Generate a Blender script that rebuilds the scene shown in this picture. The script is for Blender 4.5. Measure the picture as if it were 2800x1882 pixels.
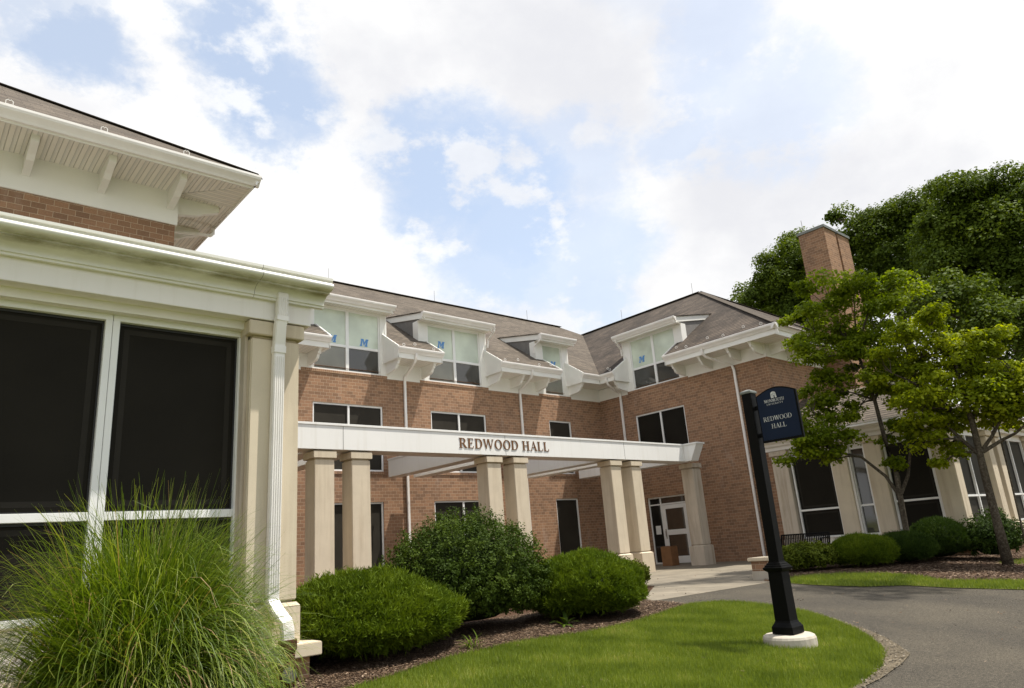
import bpy, bmesh, math, random
import numpy as np
from mathutils import Vector, Matrix
for o in list(bpy.data.objects): bpy.data.objects.remove(o, do_unlink=True)
S = bpy.context.scene
COL = S.collection
R = math.radians
rng = np.random.default_rng(7)
random.seed(7)

# ------------------------------------------------------------------ camera
YAW, PITCH, ROLL = R(48.1488), R(16.0096), R(-4.3238)
CH = 1.0368
fw = Vector((math.cos(YAW)*math.cos(PITCH), math.sin(YAW)*math.cos(PITCH), math.sin(PITCH)))
r0 = Vector((math.sin(YAW), -math.cos(YAW), 0)); u0 = r0.cross(fw)
rt = math.cos(ROLL)*r0 + math.sin(ROLL)*u0
up = -math.sin(ROLL)*r0 + math.cos(ROLL)*u0
cd = bpy.data.cameras.new('camera'); cam = bpy.data.objects.new('camera', cd); COL.objects.link(cam)
m = Matrix.Identity(4)
for i in range(3):
    m[i][0] = rt[i]; m[i][1] = up[i]; m[i][2] = -fw[i]
m[0][3], m[1][3], m[2][3] = 0, 0, CH
cam.matrix_world = m
cd.sensor_width = 36; cd.lens = 36*1931.5/2800; cd.clip_start = .05; cd.clip_end = 3000
S.camera = cam

# ------------------------------------------------------------------ light
SUN = Vector((.35, -.26, 1.0)).normalized()
elev = math.asin(SUN.z); azi = math.atan2(SUN.y, SUN.x)
ld = bpy.data.lights.new('sun', 'SUN'); ld.energy = 5.0; ld.angle = R(.6); ld.color = (1, .945, .85)
lo = bpy.data.objects.new('sun', ld); COL.objects.link(lo)
lo.rotation_euler = SUN.to_track_quat('Z', 'Y').to_euler(); lo.location = (10, -10, 30)

W = bpy.data.worlds.new("World"); S.world = W; W.use_nodes = True
nt = W.node_tree; N = nt.nodes; L = nt.links; N.clear()
def wn(t, **k):
    n = N.new(t)
    for a, b in k.items(): setattr(n, a, b)
    return n
def wmath(op, a, b=None, c=None):
    n = N.new('ShaderNodeMath'); n.operation = op
    for i, v in enumerate((a, b, c)):
        if v is None: continue
        if isinstance(v, (int, float)): n.inputs[i].default_value = v
        else: L.new(v, n.inputs[i])
    return n.outputs[0]
def wramp(v, a, b, lo=0., hi=1.):
    n = N.new('ShaderNodeMapRange'); n.interpolation_type = 'SMOOTHSTEP'
    L.new(v, n.inputs[0]); n.inputs[1].default_value = a; n.inputs[2].default_value = b
    n.inputs[3].default_value = lo; n.inputs[4].default_value = hi
    return n.outputs[0]
out = wn('ShaderNodeOutputWorld'); bg = wn('ShaderNodeBackground'); L.new(bg.outputs[0], out.inputs[0])
sky = wn('ShaderNodeTexSky', sky_type='NISHITA', sun_disc=False)
sky.sun_elevation = elev; sky.sun_rotation = math.pi/2 - azi
sky.air_density = 1.0; sky.dust_density = 1.5
tc = wn('ShaderNodeTexCoord')
def wnoise(scale, det, rough=.55, off=(0, 0, 0), col=False):
    mp = wn('ShaderNodeMapping'); mp.inputs[1].default_value = off; mp.inputs[3].default_value = (1, 1, 1.5)
    L.new(tc.outputs['Generated'], mp.inputs[0])
    n = wn('ShaderNodeTexNoise'); n.inputs['Scale'].default_value = scale; n.inputs['Detail'].default_value = det
    n.inputs['Roughness'].default_value = rough; L.new(mp.outputs[0], n.inputs['Vector'])
    return n.outputs['Color' if col else 'Fac']
# domain-warped view direction
wc = wnoise(6.5, 9, .66, (3, 1, 0), True)
vm = wn('ShaderNodeVectorMath', operation='SUBTRACT'); L.new(wc, vm.inputs[0]); vm.inputs[1].default_value = (.5, .5, .5)
vs = wn('ShaderNodeVectorMath', operation='SCALE'); L.new(vm.outputs[0], vs.inputs[0]); vs.inputs['Scale'].default_value = .19
va = wn('ShaderNodeVectorMath', operation='ADD'); L.new(tc.outputs['Generated'], va.inputs[0]); L.new(vs.outputs[0], va.inputs[1])
vn = wn('ShaderNodeVectorMath', operation='NORMALIZE'); L.new(va.outputs[0], vn.inputs[0])
PATCH = [((.215, .720, .66), .05, .9), ((.250, .738, .628), .055, 1.), ((.274, .747, .605), .06, 1.), ((.300, .762, .575), .065, 1.), ((.325, .768, .555), .05, .9),
         ((.101, .808, .58), .055, .95), ((.045, .800, .600), .045, .7), ((.082, .795, .60), .05, .6), ((.490, .700, .520), .065, .95), ((.53, .685, .50), .085, 1.), ((.57, .665, .48), .09, .95),
         ((.605, .653, .456), .10, .95), ((.57, .70, .43), .07, .7), ((.610, .685, .395), .09, .85), ((.655, .56, .505), .06, .6), ((.683, .627, .376), .09, .7),
         ((.711, .372, .597), .075, .6), ((.69, .40, .60), .055, .55), ((.784, .355, .509), .08, .5), ((.73, .45, .515), .05, .6), ((.60, .35, .70), .10, .3), ((-.3, .5, .8), .3, .9),
         ((.2, -.7, .6), .35, .9), ((-.8, -.3, .5), .3, .8), ((.8, -.4, .45), .25, .7), ((0, .2, .97), .2, .6)]
tot = None
for c, rad, st in PATCH:
    cv = Vector(c).normalized()
    d = wn('ShaderNodeVectorMath', operation='DOT_PRODUCT'); L.new(vn.outputs[0], d.inputs[0]); d.inputs[1].default_value = cv
    v = wramp(d.outputs['Value'], math.cos(rad*1.48), math.cos(rad*.62), 0, st)
    tot = v if tot is None else wmath('MAXIMUM', tot, v)
fine = wnoise(11, 8, .6, (0, 4, 2))
cov = wmath('MULTIPLY', tot, wramp(fine, .36, .50, .25, 1.0))      # blue showing through
# cloud shading: bright tops, faintly grey lavender bellies
sh = wnoise(2.3, 8, .58, (7, 2, 5)); sh2 = wramp(sh, .34, .64)
cc = wn('ShaderNodeMix', data_type='RGBA'); L.new(sh2, cc.inputs[0])
cc.inputs[6].default_value = (6.5, 6.55, 6.85, 1); cc.inputs[7].default_value = (8.6, 8.55, 8.4, 1)
# blue gaps: the physical sky plus thin high haze
hz = wn('ShaderNodeMix', data_type='RGBA', blend_type='ADD'); hz.inputs[0].default_value = 1
L.new(sky.outputs[0], hz.inputs[6]); hz.inputs[7].default_value = (2.95, 3.2, 3.4, 1)
mx = wn('ShaderNodeMix', data_type='RGBA'); L.new(cov, mx.inputs[0]); L.new(cc.outputs[2], mx.inputs[6]); L.new(hz.outputs[2], mx.inputs[7])
L.new(mx.outputs[2], bg.inputs[0]); bg.inputs[1].default_value = .1

S.view_settings.view_transform = 'Standard'; S.view_settings.look = 'None'
S.view_settings.exposure = 0.38; S.view_settings.gamma = 1
S.render.resolution_x = 1024; S.render.resolution_y = 688

# ------------------------------------------------------------------ materials
def mat(name):
    m = bpy.data.materials.new(name); m.use_nodes = True
    n = m.node_tree; b = n.nodes['Principled BSDF']
    return m, n, b
def nd(n, t, **k):
    x = n.nodes.new(t)
    for a, b in k.items(): setattr(x, a, b)
    return x
def noise(n, scale, det=4, rough=.55, vec='pos', dist=0, col=False, stretch=None):
    t = nd(n, 'ShaderNodeTexNoise'); t.inputs['Scale'].default_value = scale; t.inputs['Detail'].default_value = det
    t.inputs['Roughness'].default_value = rough; t.inputs['Distortion'].default_value = dist
    if vec == 'pos': v = nd(n, 'ShaderNodeNewGeometry').outputs['Position']
    else:
        v = nd(n, 'ShaderNodeUVMap').outputs[0]
    if stretch:
        mp = nd(n, 'ShaderNodeMapping'); mp.inputs[3].default_value = stretch; n.links.new(v, mp.inputs[0]); v = mp.outputs[0]
    n.links.new(v, t.inputs['Vector'])
    return t.outputs['Color' if col else 'Fac']
def ramp(n, fac, stops):
    r = nd(n, 'ShaderNodeValToRGB'); e = r.color_ramp.elements
    while len(e) < len(stops): e.new(.5)
    for i, (p, c) in enumerate(stops):
        e[i].position = p; e[i].color = (*c, 1) if len(c) == 3 else c
    n.links.new(fac, r.inputs[0]); return r.outputs[0]
def mixc(n, fac, a, b, mode='MIX'):
    x = nd(n, 'ShaderNodeMix', data_type='RGBA', blend_type=mode)
    for i, v in ((0, fac), (6, a), (7, b)):
        if isinstance(v, (int, float)): x.inputs[i].default_value = v
        elif isinstance(v, tuple): x.inputs[i].default_value = (*v, 1)
        else: n.links.new(v, x.inputs[i])
    return x.outputs[2]
def bump(n, b, h, strength=.3, dist=.01):
    x = nd(n, 'ShaderNodeBump'); x.inputs['Strength'].default_value = strength; x.inputs['Distance'].default_value = dist
    n.links.new(h, x.inputs['Height']); n.links.new(x.outputs[0], b.inputs['Normal'])
def simple(name, c, rough=.6, spec=.5, metal=0, var=.12, vs=3, bumps=None, coat=0, bscale=60):
    m, n, b = mat(name)
    f = noise(n, vs, 5)
    c2 = tuple(x*(1-var) for x in c); c1 = tuple(min(1, x*(1+var*.5)) for x in c)
    n.links.new(ramp(n, f, [(.3, c2), (.7, c1)]), b.inputs['Base Color'])
    b.inputs['Roughness'].default_value = rough; b.inputs['Specular IOR Level'].default_value = spec; b.inputs['Metallic'].default_value = metal
    if coat: b.inputs['Coat Weight'].default_value = coat
    if bumps: bump(n, b, noise(n, bscale, 4), bumps, .01)
    return m

def brick_mat(name, tint=1.0, rowlock=False):
    m, n, b = mat(name)
    uv = nd(n, 'ShaderNodeUVMap').outputs[0]
    t = nd(n, 'ShaderNodeTexBrick')
    t.offset = 0 if rowlock else .5; t.squash = 1
    n.links.new(uv, t.inputs['Vector'])
    t.inputs['Scale'].default_value = 1
    t.inputs['Brick Width'].default_value = .0677 if rowlock else .2032
    t.inputs['Row Height'].default_value = .25 if rowlock else .1016
    t.inputs['Mortar Size'].default_value = .0052; t.inputs['Mortar Smooth'].default_value = .35; t.inputs['Bias'].default_value = 0
    c = [(.358, .210, .128), (.268, .155, .096)]
    t.inputs['Color1'].default_value = (*[v*tint for v in c[0]], 1); t.inputs['Color2'].default_value = (*[v*tint for v in c[1]], 1)
    t.inputs['Mortar'].default_value = (.50*tint, .385*tint, .27*tint, 1)
    # second brick tone pattern for the greyer bricks
    t2 = nd(n, 'ShaderNodeTexBrick'); t2.offset = t.offset
    n.links.new(uv, t2.inputs['Vector']); t2.inputs['Scale'].default_value = 1
    for k in ('Brick Width', 'Row Height'): t2.inputs[k].default_value = t.inputs[k].default_value
    t2.inputs['Mortar Size'].default_value = 0; t2.inputs['Bias'].default_value = -.35
    t2.inputs['Color1'].default_value = (1, 1, 1, 1); t2.inputs['Color2'].default_value = (.84, .88, .92, 1)
    c1 = mixc(n, 1.0, t.outputs[0], t2.outputs[0], 'MULTIPLY')
    big = noise(n, .55, 5, .6); c2 = mixc(n, 1.0, c1, ramp(n, big, [(.25, (.86, .86, .88)), (.75, (1.06, 1.04, 1.0))]), 'MULTIPLY')
    gr = noise(n, 45, 3, .6, 'uv', stretch=(1, 1, 1)); c3 = mixc(n, 1.0, c2, ramp(n, gr, [(.3, (.84, .84, .84)), (.7, (1.1, 1.1, 1.1))]), 'MULTIPLY')
    # pale efflorescence streaks
    st = noise(n, 1.3, 5, .6, 'uv', stretch=(1.3, .35, 1)); c4 = mixc(n, ramp(n, st, [(.60, (0, 0, 0)), (.78, (.34, .34, .34))]), c3, (.48, .40, .34))
    n.links.new(c4, b.inputs['Base Color']); b.inputs['Roughness'].default_value = .9; b.inputs['Specular IOR Level'].default_value = .2
    inv = nd(n, 'ShaderNodeMath', operation='SUBTRACT'); inv.inputs[0].default_value = 1; n.links.new(t.outputs['Fac'], inv.inputs[1])
    ad = nd(n, 'ShaderNodeMath', operation='MULTIPLY_ADD'); n.links.new(gr, ad.inputs[0]); ad.inputs[1].default_value = .35; n.links.new(inv.outputs[0], ad.inputs[2])
    bump(n, b, ad.outputs[0], .6, .006)
    return m
M_BRICK = brick_mat('brick'); M_ROWLOCK = brick_mat('brick_rowlock', 1.0, True)

def shingle_mat(name, c1, c2, dark, stain):
    m, n, b = mat(name)
    uv = nd(n, 'ShaderNodeUVMap').outputs[0]; RH = .19
    t = nd(n, 'ShaderNodeTexBrick'); t.offset = .37; t.offset_frequency = 2
    n.links.new(uv, t.inputs['Vector']); t.inputs['Scale'].default_value = 1
    t.inputs['Brick Width'].default_value = .32; t.inputs['Row Height'].default_value = RH
    t.inputs['Mortar Size'].default_value = .004; t.inputs['Mortar Smooth'].default_value = .2; t.inputs['Bias'].default_value = 0
    t.inputs['Color1'].default_value = (*c1, 1); t.inputs['Color2'].default_value = (*c2, 1); t.inputs['Mortar'].default_value = (*[v*1.6 for v in dark], 1)
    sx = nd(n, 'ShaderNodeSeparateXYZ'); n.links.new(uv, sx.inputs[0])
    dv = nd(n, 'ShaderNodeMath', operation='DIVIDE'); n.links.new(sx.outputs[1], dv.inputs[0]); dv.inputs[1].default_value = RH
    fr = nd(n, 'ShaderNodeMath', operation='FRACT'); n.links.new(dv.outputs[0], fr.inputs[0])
    col = mixc(n, ramp(n, fr.outputs[0], [(0, (1, 1, 1)), (.24, (.9, .9, .9)), (.34, (0, 0, 0)), (1, (0, 0, 0))]), t.outputs[0], dark)  # dark band along each course: shadow of the tab edges put into the colour
    f = noise(n, .7, 6, .62); c = mixc(n, ramp(n, f, [(.42, (0, 0, 0)), (.68, (stain,)*3)]), col, dark)
    st = noise(n, 2.2, 5, .6, 'uv', stretch=(1.0, .3, 1)); c = mixc(n, ramp(n, st, [(.5, (0, 0, 0)), (.75, (stain*.6,)*3)]), c, dark)
    g = noise(n, 70, 3); c = mixc(n, 1.0, c, ramp(n, g, [(.3, (.8, .8, .8)), (.7, (1.15, 1.15, 1.15))]), 'MULTIPLY')
    n.links.new(c, b.inputs['Base Color']); b.inputs['Roughness'].default_value = .92; b.inputs['Specular IOR Level'].default_value = .25
    iv = nd(n, 'ShaderNodeMath', operation='SUBTRACT'); iv.inputs[0].default_value = 1; n.links.new(fr.outputs[0], iv.inputs[1])
    bump(n, b, iv.outputs[0], .8, .02)
    return m
M_SH1 = shingle_mat('shingle', (.182, .149, .116), (.112, .091, .071), (.018, .015, .012), .22)
M_SH2 = shingle_mat('shingle_weathered', (.135, .104, .080), (.080, .062, .048), (.014, .011, .009), .75)

M_TRIM = simple('white_trim', (.83, .82, .775), .45, .4, var=.05, vs=1.5)
M_TRIM2 = simple('cream_trim', (.82, .79, .75), .5, .4, var=.08, vs=1.2)
def panel_mat(name, c, rough=.42):
    m, n, b = mat(name)
    f = noise(n, .8, 5); col = ramp(n, f, [(.3, tuple(v*.955 for v in c)), (.7, c)])
    st = noise(n, 2.5, 6, .62, 'pos', stretch=(3, 3, .22)); col = mixc(n, ramp(n, st, [(.52, (0, 0, 0)), (.78, (.28, .28, .28))]), col, tuple(v*q for v, q in zip(c, (.66, .62, .52))))
    n.links.new(col, b.inputs['Base Color']); b.inputs['Roughness'].default_value = rough; b.inputs['Specular IOR Level'].default_value = .4
    bump(n, b, noise(n, 1.1, 2), .06, .03); return m
M_BEAM = panel_mat('white_panel', (.83, .825, .80)); M_FASC = panel_mat('painted_fascia', (.845, .81, .785), .5)
M_FRAME = simple('window_frame', (.80, .80, .78), .35, .5, var=.04)
M_SIDING = simple('grey_siding', (.20, .19, .18), .8, .2, var=.15, vs=6)
M_GUT = simple('gutter_metal', (.82, .79, .755), .36, .5, var=.07, vs=2.5)
def soffit_mat(name, ax):
    m, n, b = mat(name)
    uv = nd(n, 'ShaderNodeNewGeometry').outputs['Position']; s = nd(n, 'ShaderNodeSeparateXYZ'); n.links.new(uv, s.inputs[0])
    d = nd(n, 'ShaderNodeMath', operation='DIVIDE'); n.links.new(s.outputs[ax], d.inputs[0]); d.inputs[1].default_value = .135
    f = nd(n, 'ShaderNodeMath', operation='FRACT'); n.links.new(d.outputs[0], f.inputs[0])
    c = ramp(n, f.outputs[0], [(0, (.42, .40, .35)), (.07, (.80, .76, .67)), (.5, (.80, .76, .67)), (.53, (.52, .50, .45)), (.6, (.66, .64, .58)), (.93, (.80, .76, .67)), (1, (.42, .40, .35))])
    n.links.new(c, b.inputs['Base Color']); b.inputs['Roughness'].default_value = .5
    h = ramp(n, f.outputs[0], [(0, (0, 0, 0)), (.1, (1, 1, 1)), (.48, (1, 1, 1)), (.56, (.3, .3, .3)), (.64, (1, 1, 1)), (.92, (1, 1, 1)), (1, (0, 0, 0))])
    bump(n, b, h, .7, .012)
    return m
M_SOFX = soffit_mat('vinyl_soffit', 0); M_SOFY = soffit_mat('vinyl_soffit_side', 1)

def stone_mat(name, c, dirt):
    m, n, b = mat(name)
    f = noise(n, 2.0, 6, .6); col = ramp(n, f, [(.25, tuple(v*.90 for v in c)), (.75, tuple(min(1, v*1.05) for v in c))])
    s = noise(n, 3.0, 6, .6, 'pos', stretch=(2.2, 2.2, .18)); col = mixc(n, ramp(n, s, [(.48, (0, 0, 0)), (.75, (dirt,)*3)]), col, tuple(v*q for v, q in zip(c, (.50, .42, .34))))
    g = noise(n, 120, 3); col = mixc(n, 1.0, col, ramp(n, g, [(.3, (.93, .93, .93)), (.7, (1.04, 1.04, 1.04))]), 'MULTIPLY')
    n.links.new(col, b.inputs['Base Color']); b.inputs['Roughness'].default_value = .85; b.inputs['Specular IOR Level'].default_value = .25
    bump(n, b, g, .25, .004)
    return m
M_STONE = stone_mat('limestone', (.635, .55, .42), .38)
M_STONE2 = stone_mat('limestone_stained', (.56, .49, .40), .75)
M_CONC = stone_mat('footing_concrete', (.50, .455, .38), .45)

def glass_mat(name, c, rough, spec=.5, grad=None, mesh=0):
    m, n, b = mat(name)
    f = noise(n, 1.1, 3, .5); cc = ramp(n, f, [(.3, tuple(v*.8 for v in c)), (.7, tuple(v*1.15 for v in c))])
    n.links.new(cc, b.inputs['Base Color']); b.inputs['Roughness'].default_value = rough; b.inputs['Specular IOR Level'].default_value = spec
    if mesh:
        bump(n, b, noise(n, mesh, 2), .15, .002)
    else:
        bump(n, b, noise(n, 1.5, 2), .05, .02)
    return m
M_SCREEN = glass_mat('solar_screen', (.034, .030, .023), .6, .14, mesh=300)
M_SCREEN_DK = glass_mat('solar_screen_shaded', (.0155, .0135, .0100), .6, .08, mesh=300)  # same screen cloth, darkened for walls in shade: the shade is in the colour
M_BLIND = glass_mat('window_blind_glass', (.60, .67, .56), .06, .6)
M_LOWG = glass_mat('lower_sash_glass', (.20, .20, .165), .05, .8)
M_LOWG2 = glass_mat('dark_sash_glass', (.05, .05, .045), .04, .9)
M_DARKG = glass_mat('door_glass', (.020, .018, .015), .05, .8)
M_SASH_IN = simple('sash_behind_screen', (.026, .023, .0185), .6, .1)
M_GASKET = simple('black_gasket', (.012, .012, .012), .5)
M_BLACK = simple('black_paint', (.0035, .0035, .0035), .5, .10, var=.15, vs=8)
M_NAVY = simple('navy_enamel', (.006, .014, .036), .4, .16, var=.2, vs=2)
M_WHITEL = simple('white_lettering', (.62, .62, .60), .5)
M_BRONZE = simple('bronze_lettering', (.20, .095, .038), .42, .5, metal=.35, var=.2, vs=15)
M_BLUE = simple('blue_decal', (.09, .27, .60), .4)
M_RUST = simple('rusty_iron', (.085, .032, .017), .85, .25, var=.5, vs=18, bumps=.6)
M_STEELCAP = simple('grey_steel_cap', (.20, .21, .19), .5, .5, metal=.5, var=.3, vs=20)
M_CARD = simple('brown_cardboard', (.24, .125, .06), .85, .2, var=.15, vs=6)
M_PAPER = simple('white_paper', (.75, .75, .73), .8)
M_STEEL = simple('brushed_steel', (.35, .33, .30), .35, .5, metal=.8)
M_LENS = simple('lamp_lens', (.42, .42, .34), .25, .6, var=.2, vs=9)
M_SNOWG = simple('snow_guard_plastic', (.78, .76, .72), .35)
M_ROD = simple('lightning_rod_metal', (.25, .24, .22), .5, metal=.6)

def asphalt():
    m, n, b = mat('asphalt')
    g = noise(n, 130, 4, .7); g2 = noise(n, 38, 5, .65); f = noise(n, .6, 5)
    c = ramp(n, g, [(.30, (.016, .014, .012)), (.48, (.052, .046, .036)), (.62, (.115, .102, .080)), (.76, (.34, .30, .24))])
    c = mixc(n, 1.0, c, ramp(n, g2, [(.32, (.55, .55, .55)), (.66, (1.45, 1.43, 1.38))]), 'MULTIPLY')
    c = mixc(n, 1.0, c, ramp(n, f, [(.35, (.72, .72, .74)), (.65, (1.16, 1.14, 1.10))]), 'MULTIPLY')
    n.links.new(c, b.inputs['Base Color']); b.inputs['Roughness'].default_value = .9; b.inputs['Specular IOR Level'].default_value = .25
    bump(n, b, g, .8, .008); return m
M_ASPH = asphalt()
def paver():
    m, n, b = mat('patio_paving')
    uv = nd(n, 'ShaderNodeUVMap').outputs[0]
    t = nd(n, 'ShaderNodeTexBrick'); t.offset = .5; n.links.new(uv, t.inputs['Vector']); t.inputs['Scale'].default_value = 1
    t.inputs['Brick Width'].default_value = .30; t.inputs['Row Height'].default_value = .30; t.inputs['Mortar Size'].default_value = .006; t.inputs['Mortar Smooth'].default_value = .5
    t.inputs['Color1'].default_value = (.235, .207, .162, 1); t.inputs['Color2'].default_value = (.19, .165, .128, 1); t.inputs['Mortar'].default_value = (.22, .19, .145, 1)
    f = noise(n, 1.2, 6); c = mixc(n, 1.0, t.outputs[0], ramp(n, f, [(.3, (.78, .78, .78)), (.7, (1.12, 1.11, 1.08))]), 'MULTIPLY')
    g = noise(n, 90, 4); c = mixc(n, 1.0, c, ramp(n, g, [(.3, (.85, .85, .85)), (.7, (1.12, 1.12, 1.12))]), 'MULTIPLY')
    n.links.new(c, b.inputs['Base Color']); b.inputs['Roughness'].default_value = .85; b.inputs['Specular IOR Level'].default_value = .25
    bump(n, b, g, .3, .004); return m
M_PATIO = paver()
def soil(name, a, b_, c_, s1, s2, strength=.8):
    m, n, b = mat(name)
    g = noise(n, s1, 5, .7); f = noise(n, s2, 4)
    c = ramp(n, g, [(.3, a), (.5, b_), (.72, c_)]); c = mixc(n, 1.0, c, ramp(n, f, [(.3, (.75, .75, .75)), (.7, (1.2, 1.2, 1.2))]), 'MULTIPLY')
    n.links.new(c, b.inputs['Base Color']); b.inputs['Roughness'].default_value = .95; b.inputs['Specular IOR Level'].default_value = .1
    bump(n, b, g, strength, .02); return m
M_MULCH = soil('mulch_soil', (.022, .012, .007), (.065, .036, .022), (.14, .085, .055), 45, 1.5)
M_TURF = soil('turf_soil', (.07, .080, .018), (.12, .135, .030), (.18, .18, .05), 30, .9)
M_SAND = soil('edge_gravel', (.06, .048, .034), (.14, .115, .08), (.25, .21, .15), 60, 2)

def rnd_mat(name, stops, rough=.5, trans=0, tcol=None, spec=.4, back=None, posn=None):
    """material for scattered leaves, blades, chips: colour from a per-face random number"""
    m, n, b = mat(name)
    a = nd(n, 'ShaderNodeAttribute', attribute_name='rnd')
    f = a.outputs['Fac']
    if posn:
        q = nd(n, 'ShaderNodeMath', operation='MULTIPLY_ADD'); n.links.new(noise(n, posn, 3), q.inputs[0]); q.inputs[1].default_value = .9
        s = nd(n, 'ShaderNodeMath', operation='MULTIPLY_ADD'); n.links.new(f, s.inputs[0]); s.inputs[1].default_value = .55; s.inputs[2].default_value = -.22
        n.links.new(s.outputs[0], q.inputs[2]); f = q.outputs[0]
    c = ramp(n, f, stops)
    n.links.new(c, b.inputs['Base Color']); b.inputs['Roughness'].default_value = rough; b.inputs['Specular IOR Level'].default_value = spec
    if trans:
        t = nd(n, 'ShaderNodeBsdfTranslucent'); hs = mixc(n, 1.0, c, tcol or (1.5, 1.5, .6), 'MULTIPLY'); n.links.new(hs, t.inputs[0])
        mx = nd(n, 'ShaderNodeMixShader'); mx.inputs[0].default_value = trans
        n.links.new(b.outputs[0], mx.inputs[1]); n.links.new(t.outputs[0], mx.inputs[2]); n.links.new(mx.outputs[0], n.nodes['Material Output'].inputs[0])
    return m
M_JUN = rnd_mat('juniper_needles', [(.0, (.022, .042, .003)), (.45, (.064, .104, .006)), (.8, (.13, .18, .011)), (1, (.20, .25, .024))], .7, .22, spec=.12, posn=2.5)
M_JUN_DK = rnd_mat('yew_needles', [(.0, (.012, .026, .004)), (.5, (.028, .054, .007)), (1, (.062, .100, .013))], .7, .18, spec=.12, posn=2.5)
M_HOLLY = rnd_mat('holly_leaves', [(.0, (.014, .028, .004)), (.55, (.036, .062, .007)), (.88, (.090, .132, .016)), (1, (.17, .22, .04))], .6, .2, spec=.08, posn=2.5)
M_BOX = rnd_mat('boxwood_leaves', [(.0, (.030, .044, .004)), (.5, (.065, .088, .007)), (1, (.14, .17, .018))], .7, .2, spec=.08, posn=3)
M_CORE = simple('dark_core', (.016, .026, .008), .95, .1, var=.4, vs=12)
M_MAPLE = rnd_mat('maple_leaves', [(.0, (.050, .078, .003)), (.45, (.112, .158, .006)), (.8, (.205, .252, .009)), (1, (.32, .34, .018))], .6, .45, (1.7, 1.7, .5), spec=.14, posn=1.2)
M_MAPLE2 = rnd_mat('young_maple_leaves', [(.0, (.078, .112, .004)), (.45, (.172, .222, .008)), (.8, (.30, .34, .012)), (1, (.44, .42, .02))], .6, .47, (1.7, 1.6, .4), spec=.14, posn=1.2)
M_FAR = rnd_mat('forest_leaves', [(.0, (.032, .055, .006)), (.5, (.074, .113, .011)), (1, (.155, .210, .020))], .65, .32, (1.5, 1.4, .5), spec=.15, posn=.45)
M_BARK = soil('bark', (.035, .028, .020), (.085, .070, .052), (.17, .15, .115), 22, 3, .9)
M_BLADE = rnd_mat('grass_blades', [(.0, (.065, .105, .010)), (.40, (.150, .212, .024)), (.75, (.25, .318, .050)), (1, (.50, .44, .20))], .5, .35, (1.4, 1.3, .5), posn=1.6)
M_MISC = rnd_mat('maiden_grass', [(.0, (.026, .050, .005)), (.45, (.078, .130, .009)), (.8, (.175, .232, .020)), (.94, (.33, .34, .08)), (1, (.36, .25, .13))], .5, .35, (1.5, 1.5, .5))
M_BRIGHT = rnd_mat('bright_grass', [(.0, (.16, .26, .03)), (1, (.42, .50, .12))], .5, .4)
M_CHIP = rnd_mat('bark_chips', [(.0, (.030, .016, .008)), (.55, (.095, .056, .030)), (.88, (.19, .125, .075)), (1, (.34, .25, .18))], .85)
M_PEB = rnd_mat('pebbles', [(.0, (.05, .042, .030)), (.5, (.13, .108, .078)), (1, (.26, .22, .16))], .8)

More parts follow.
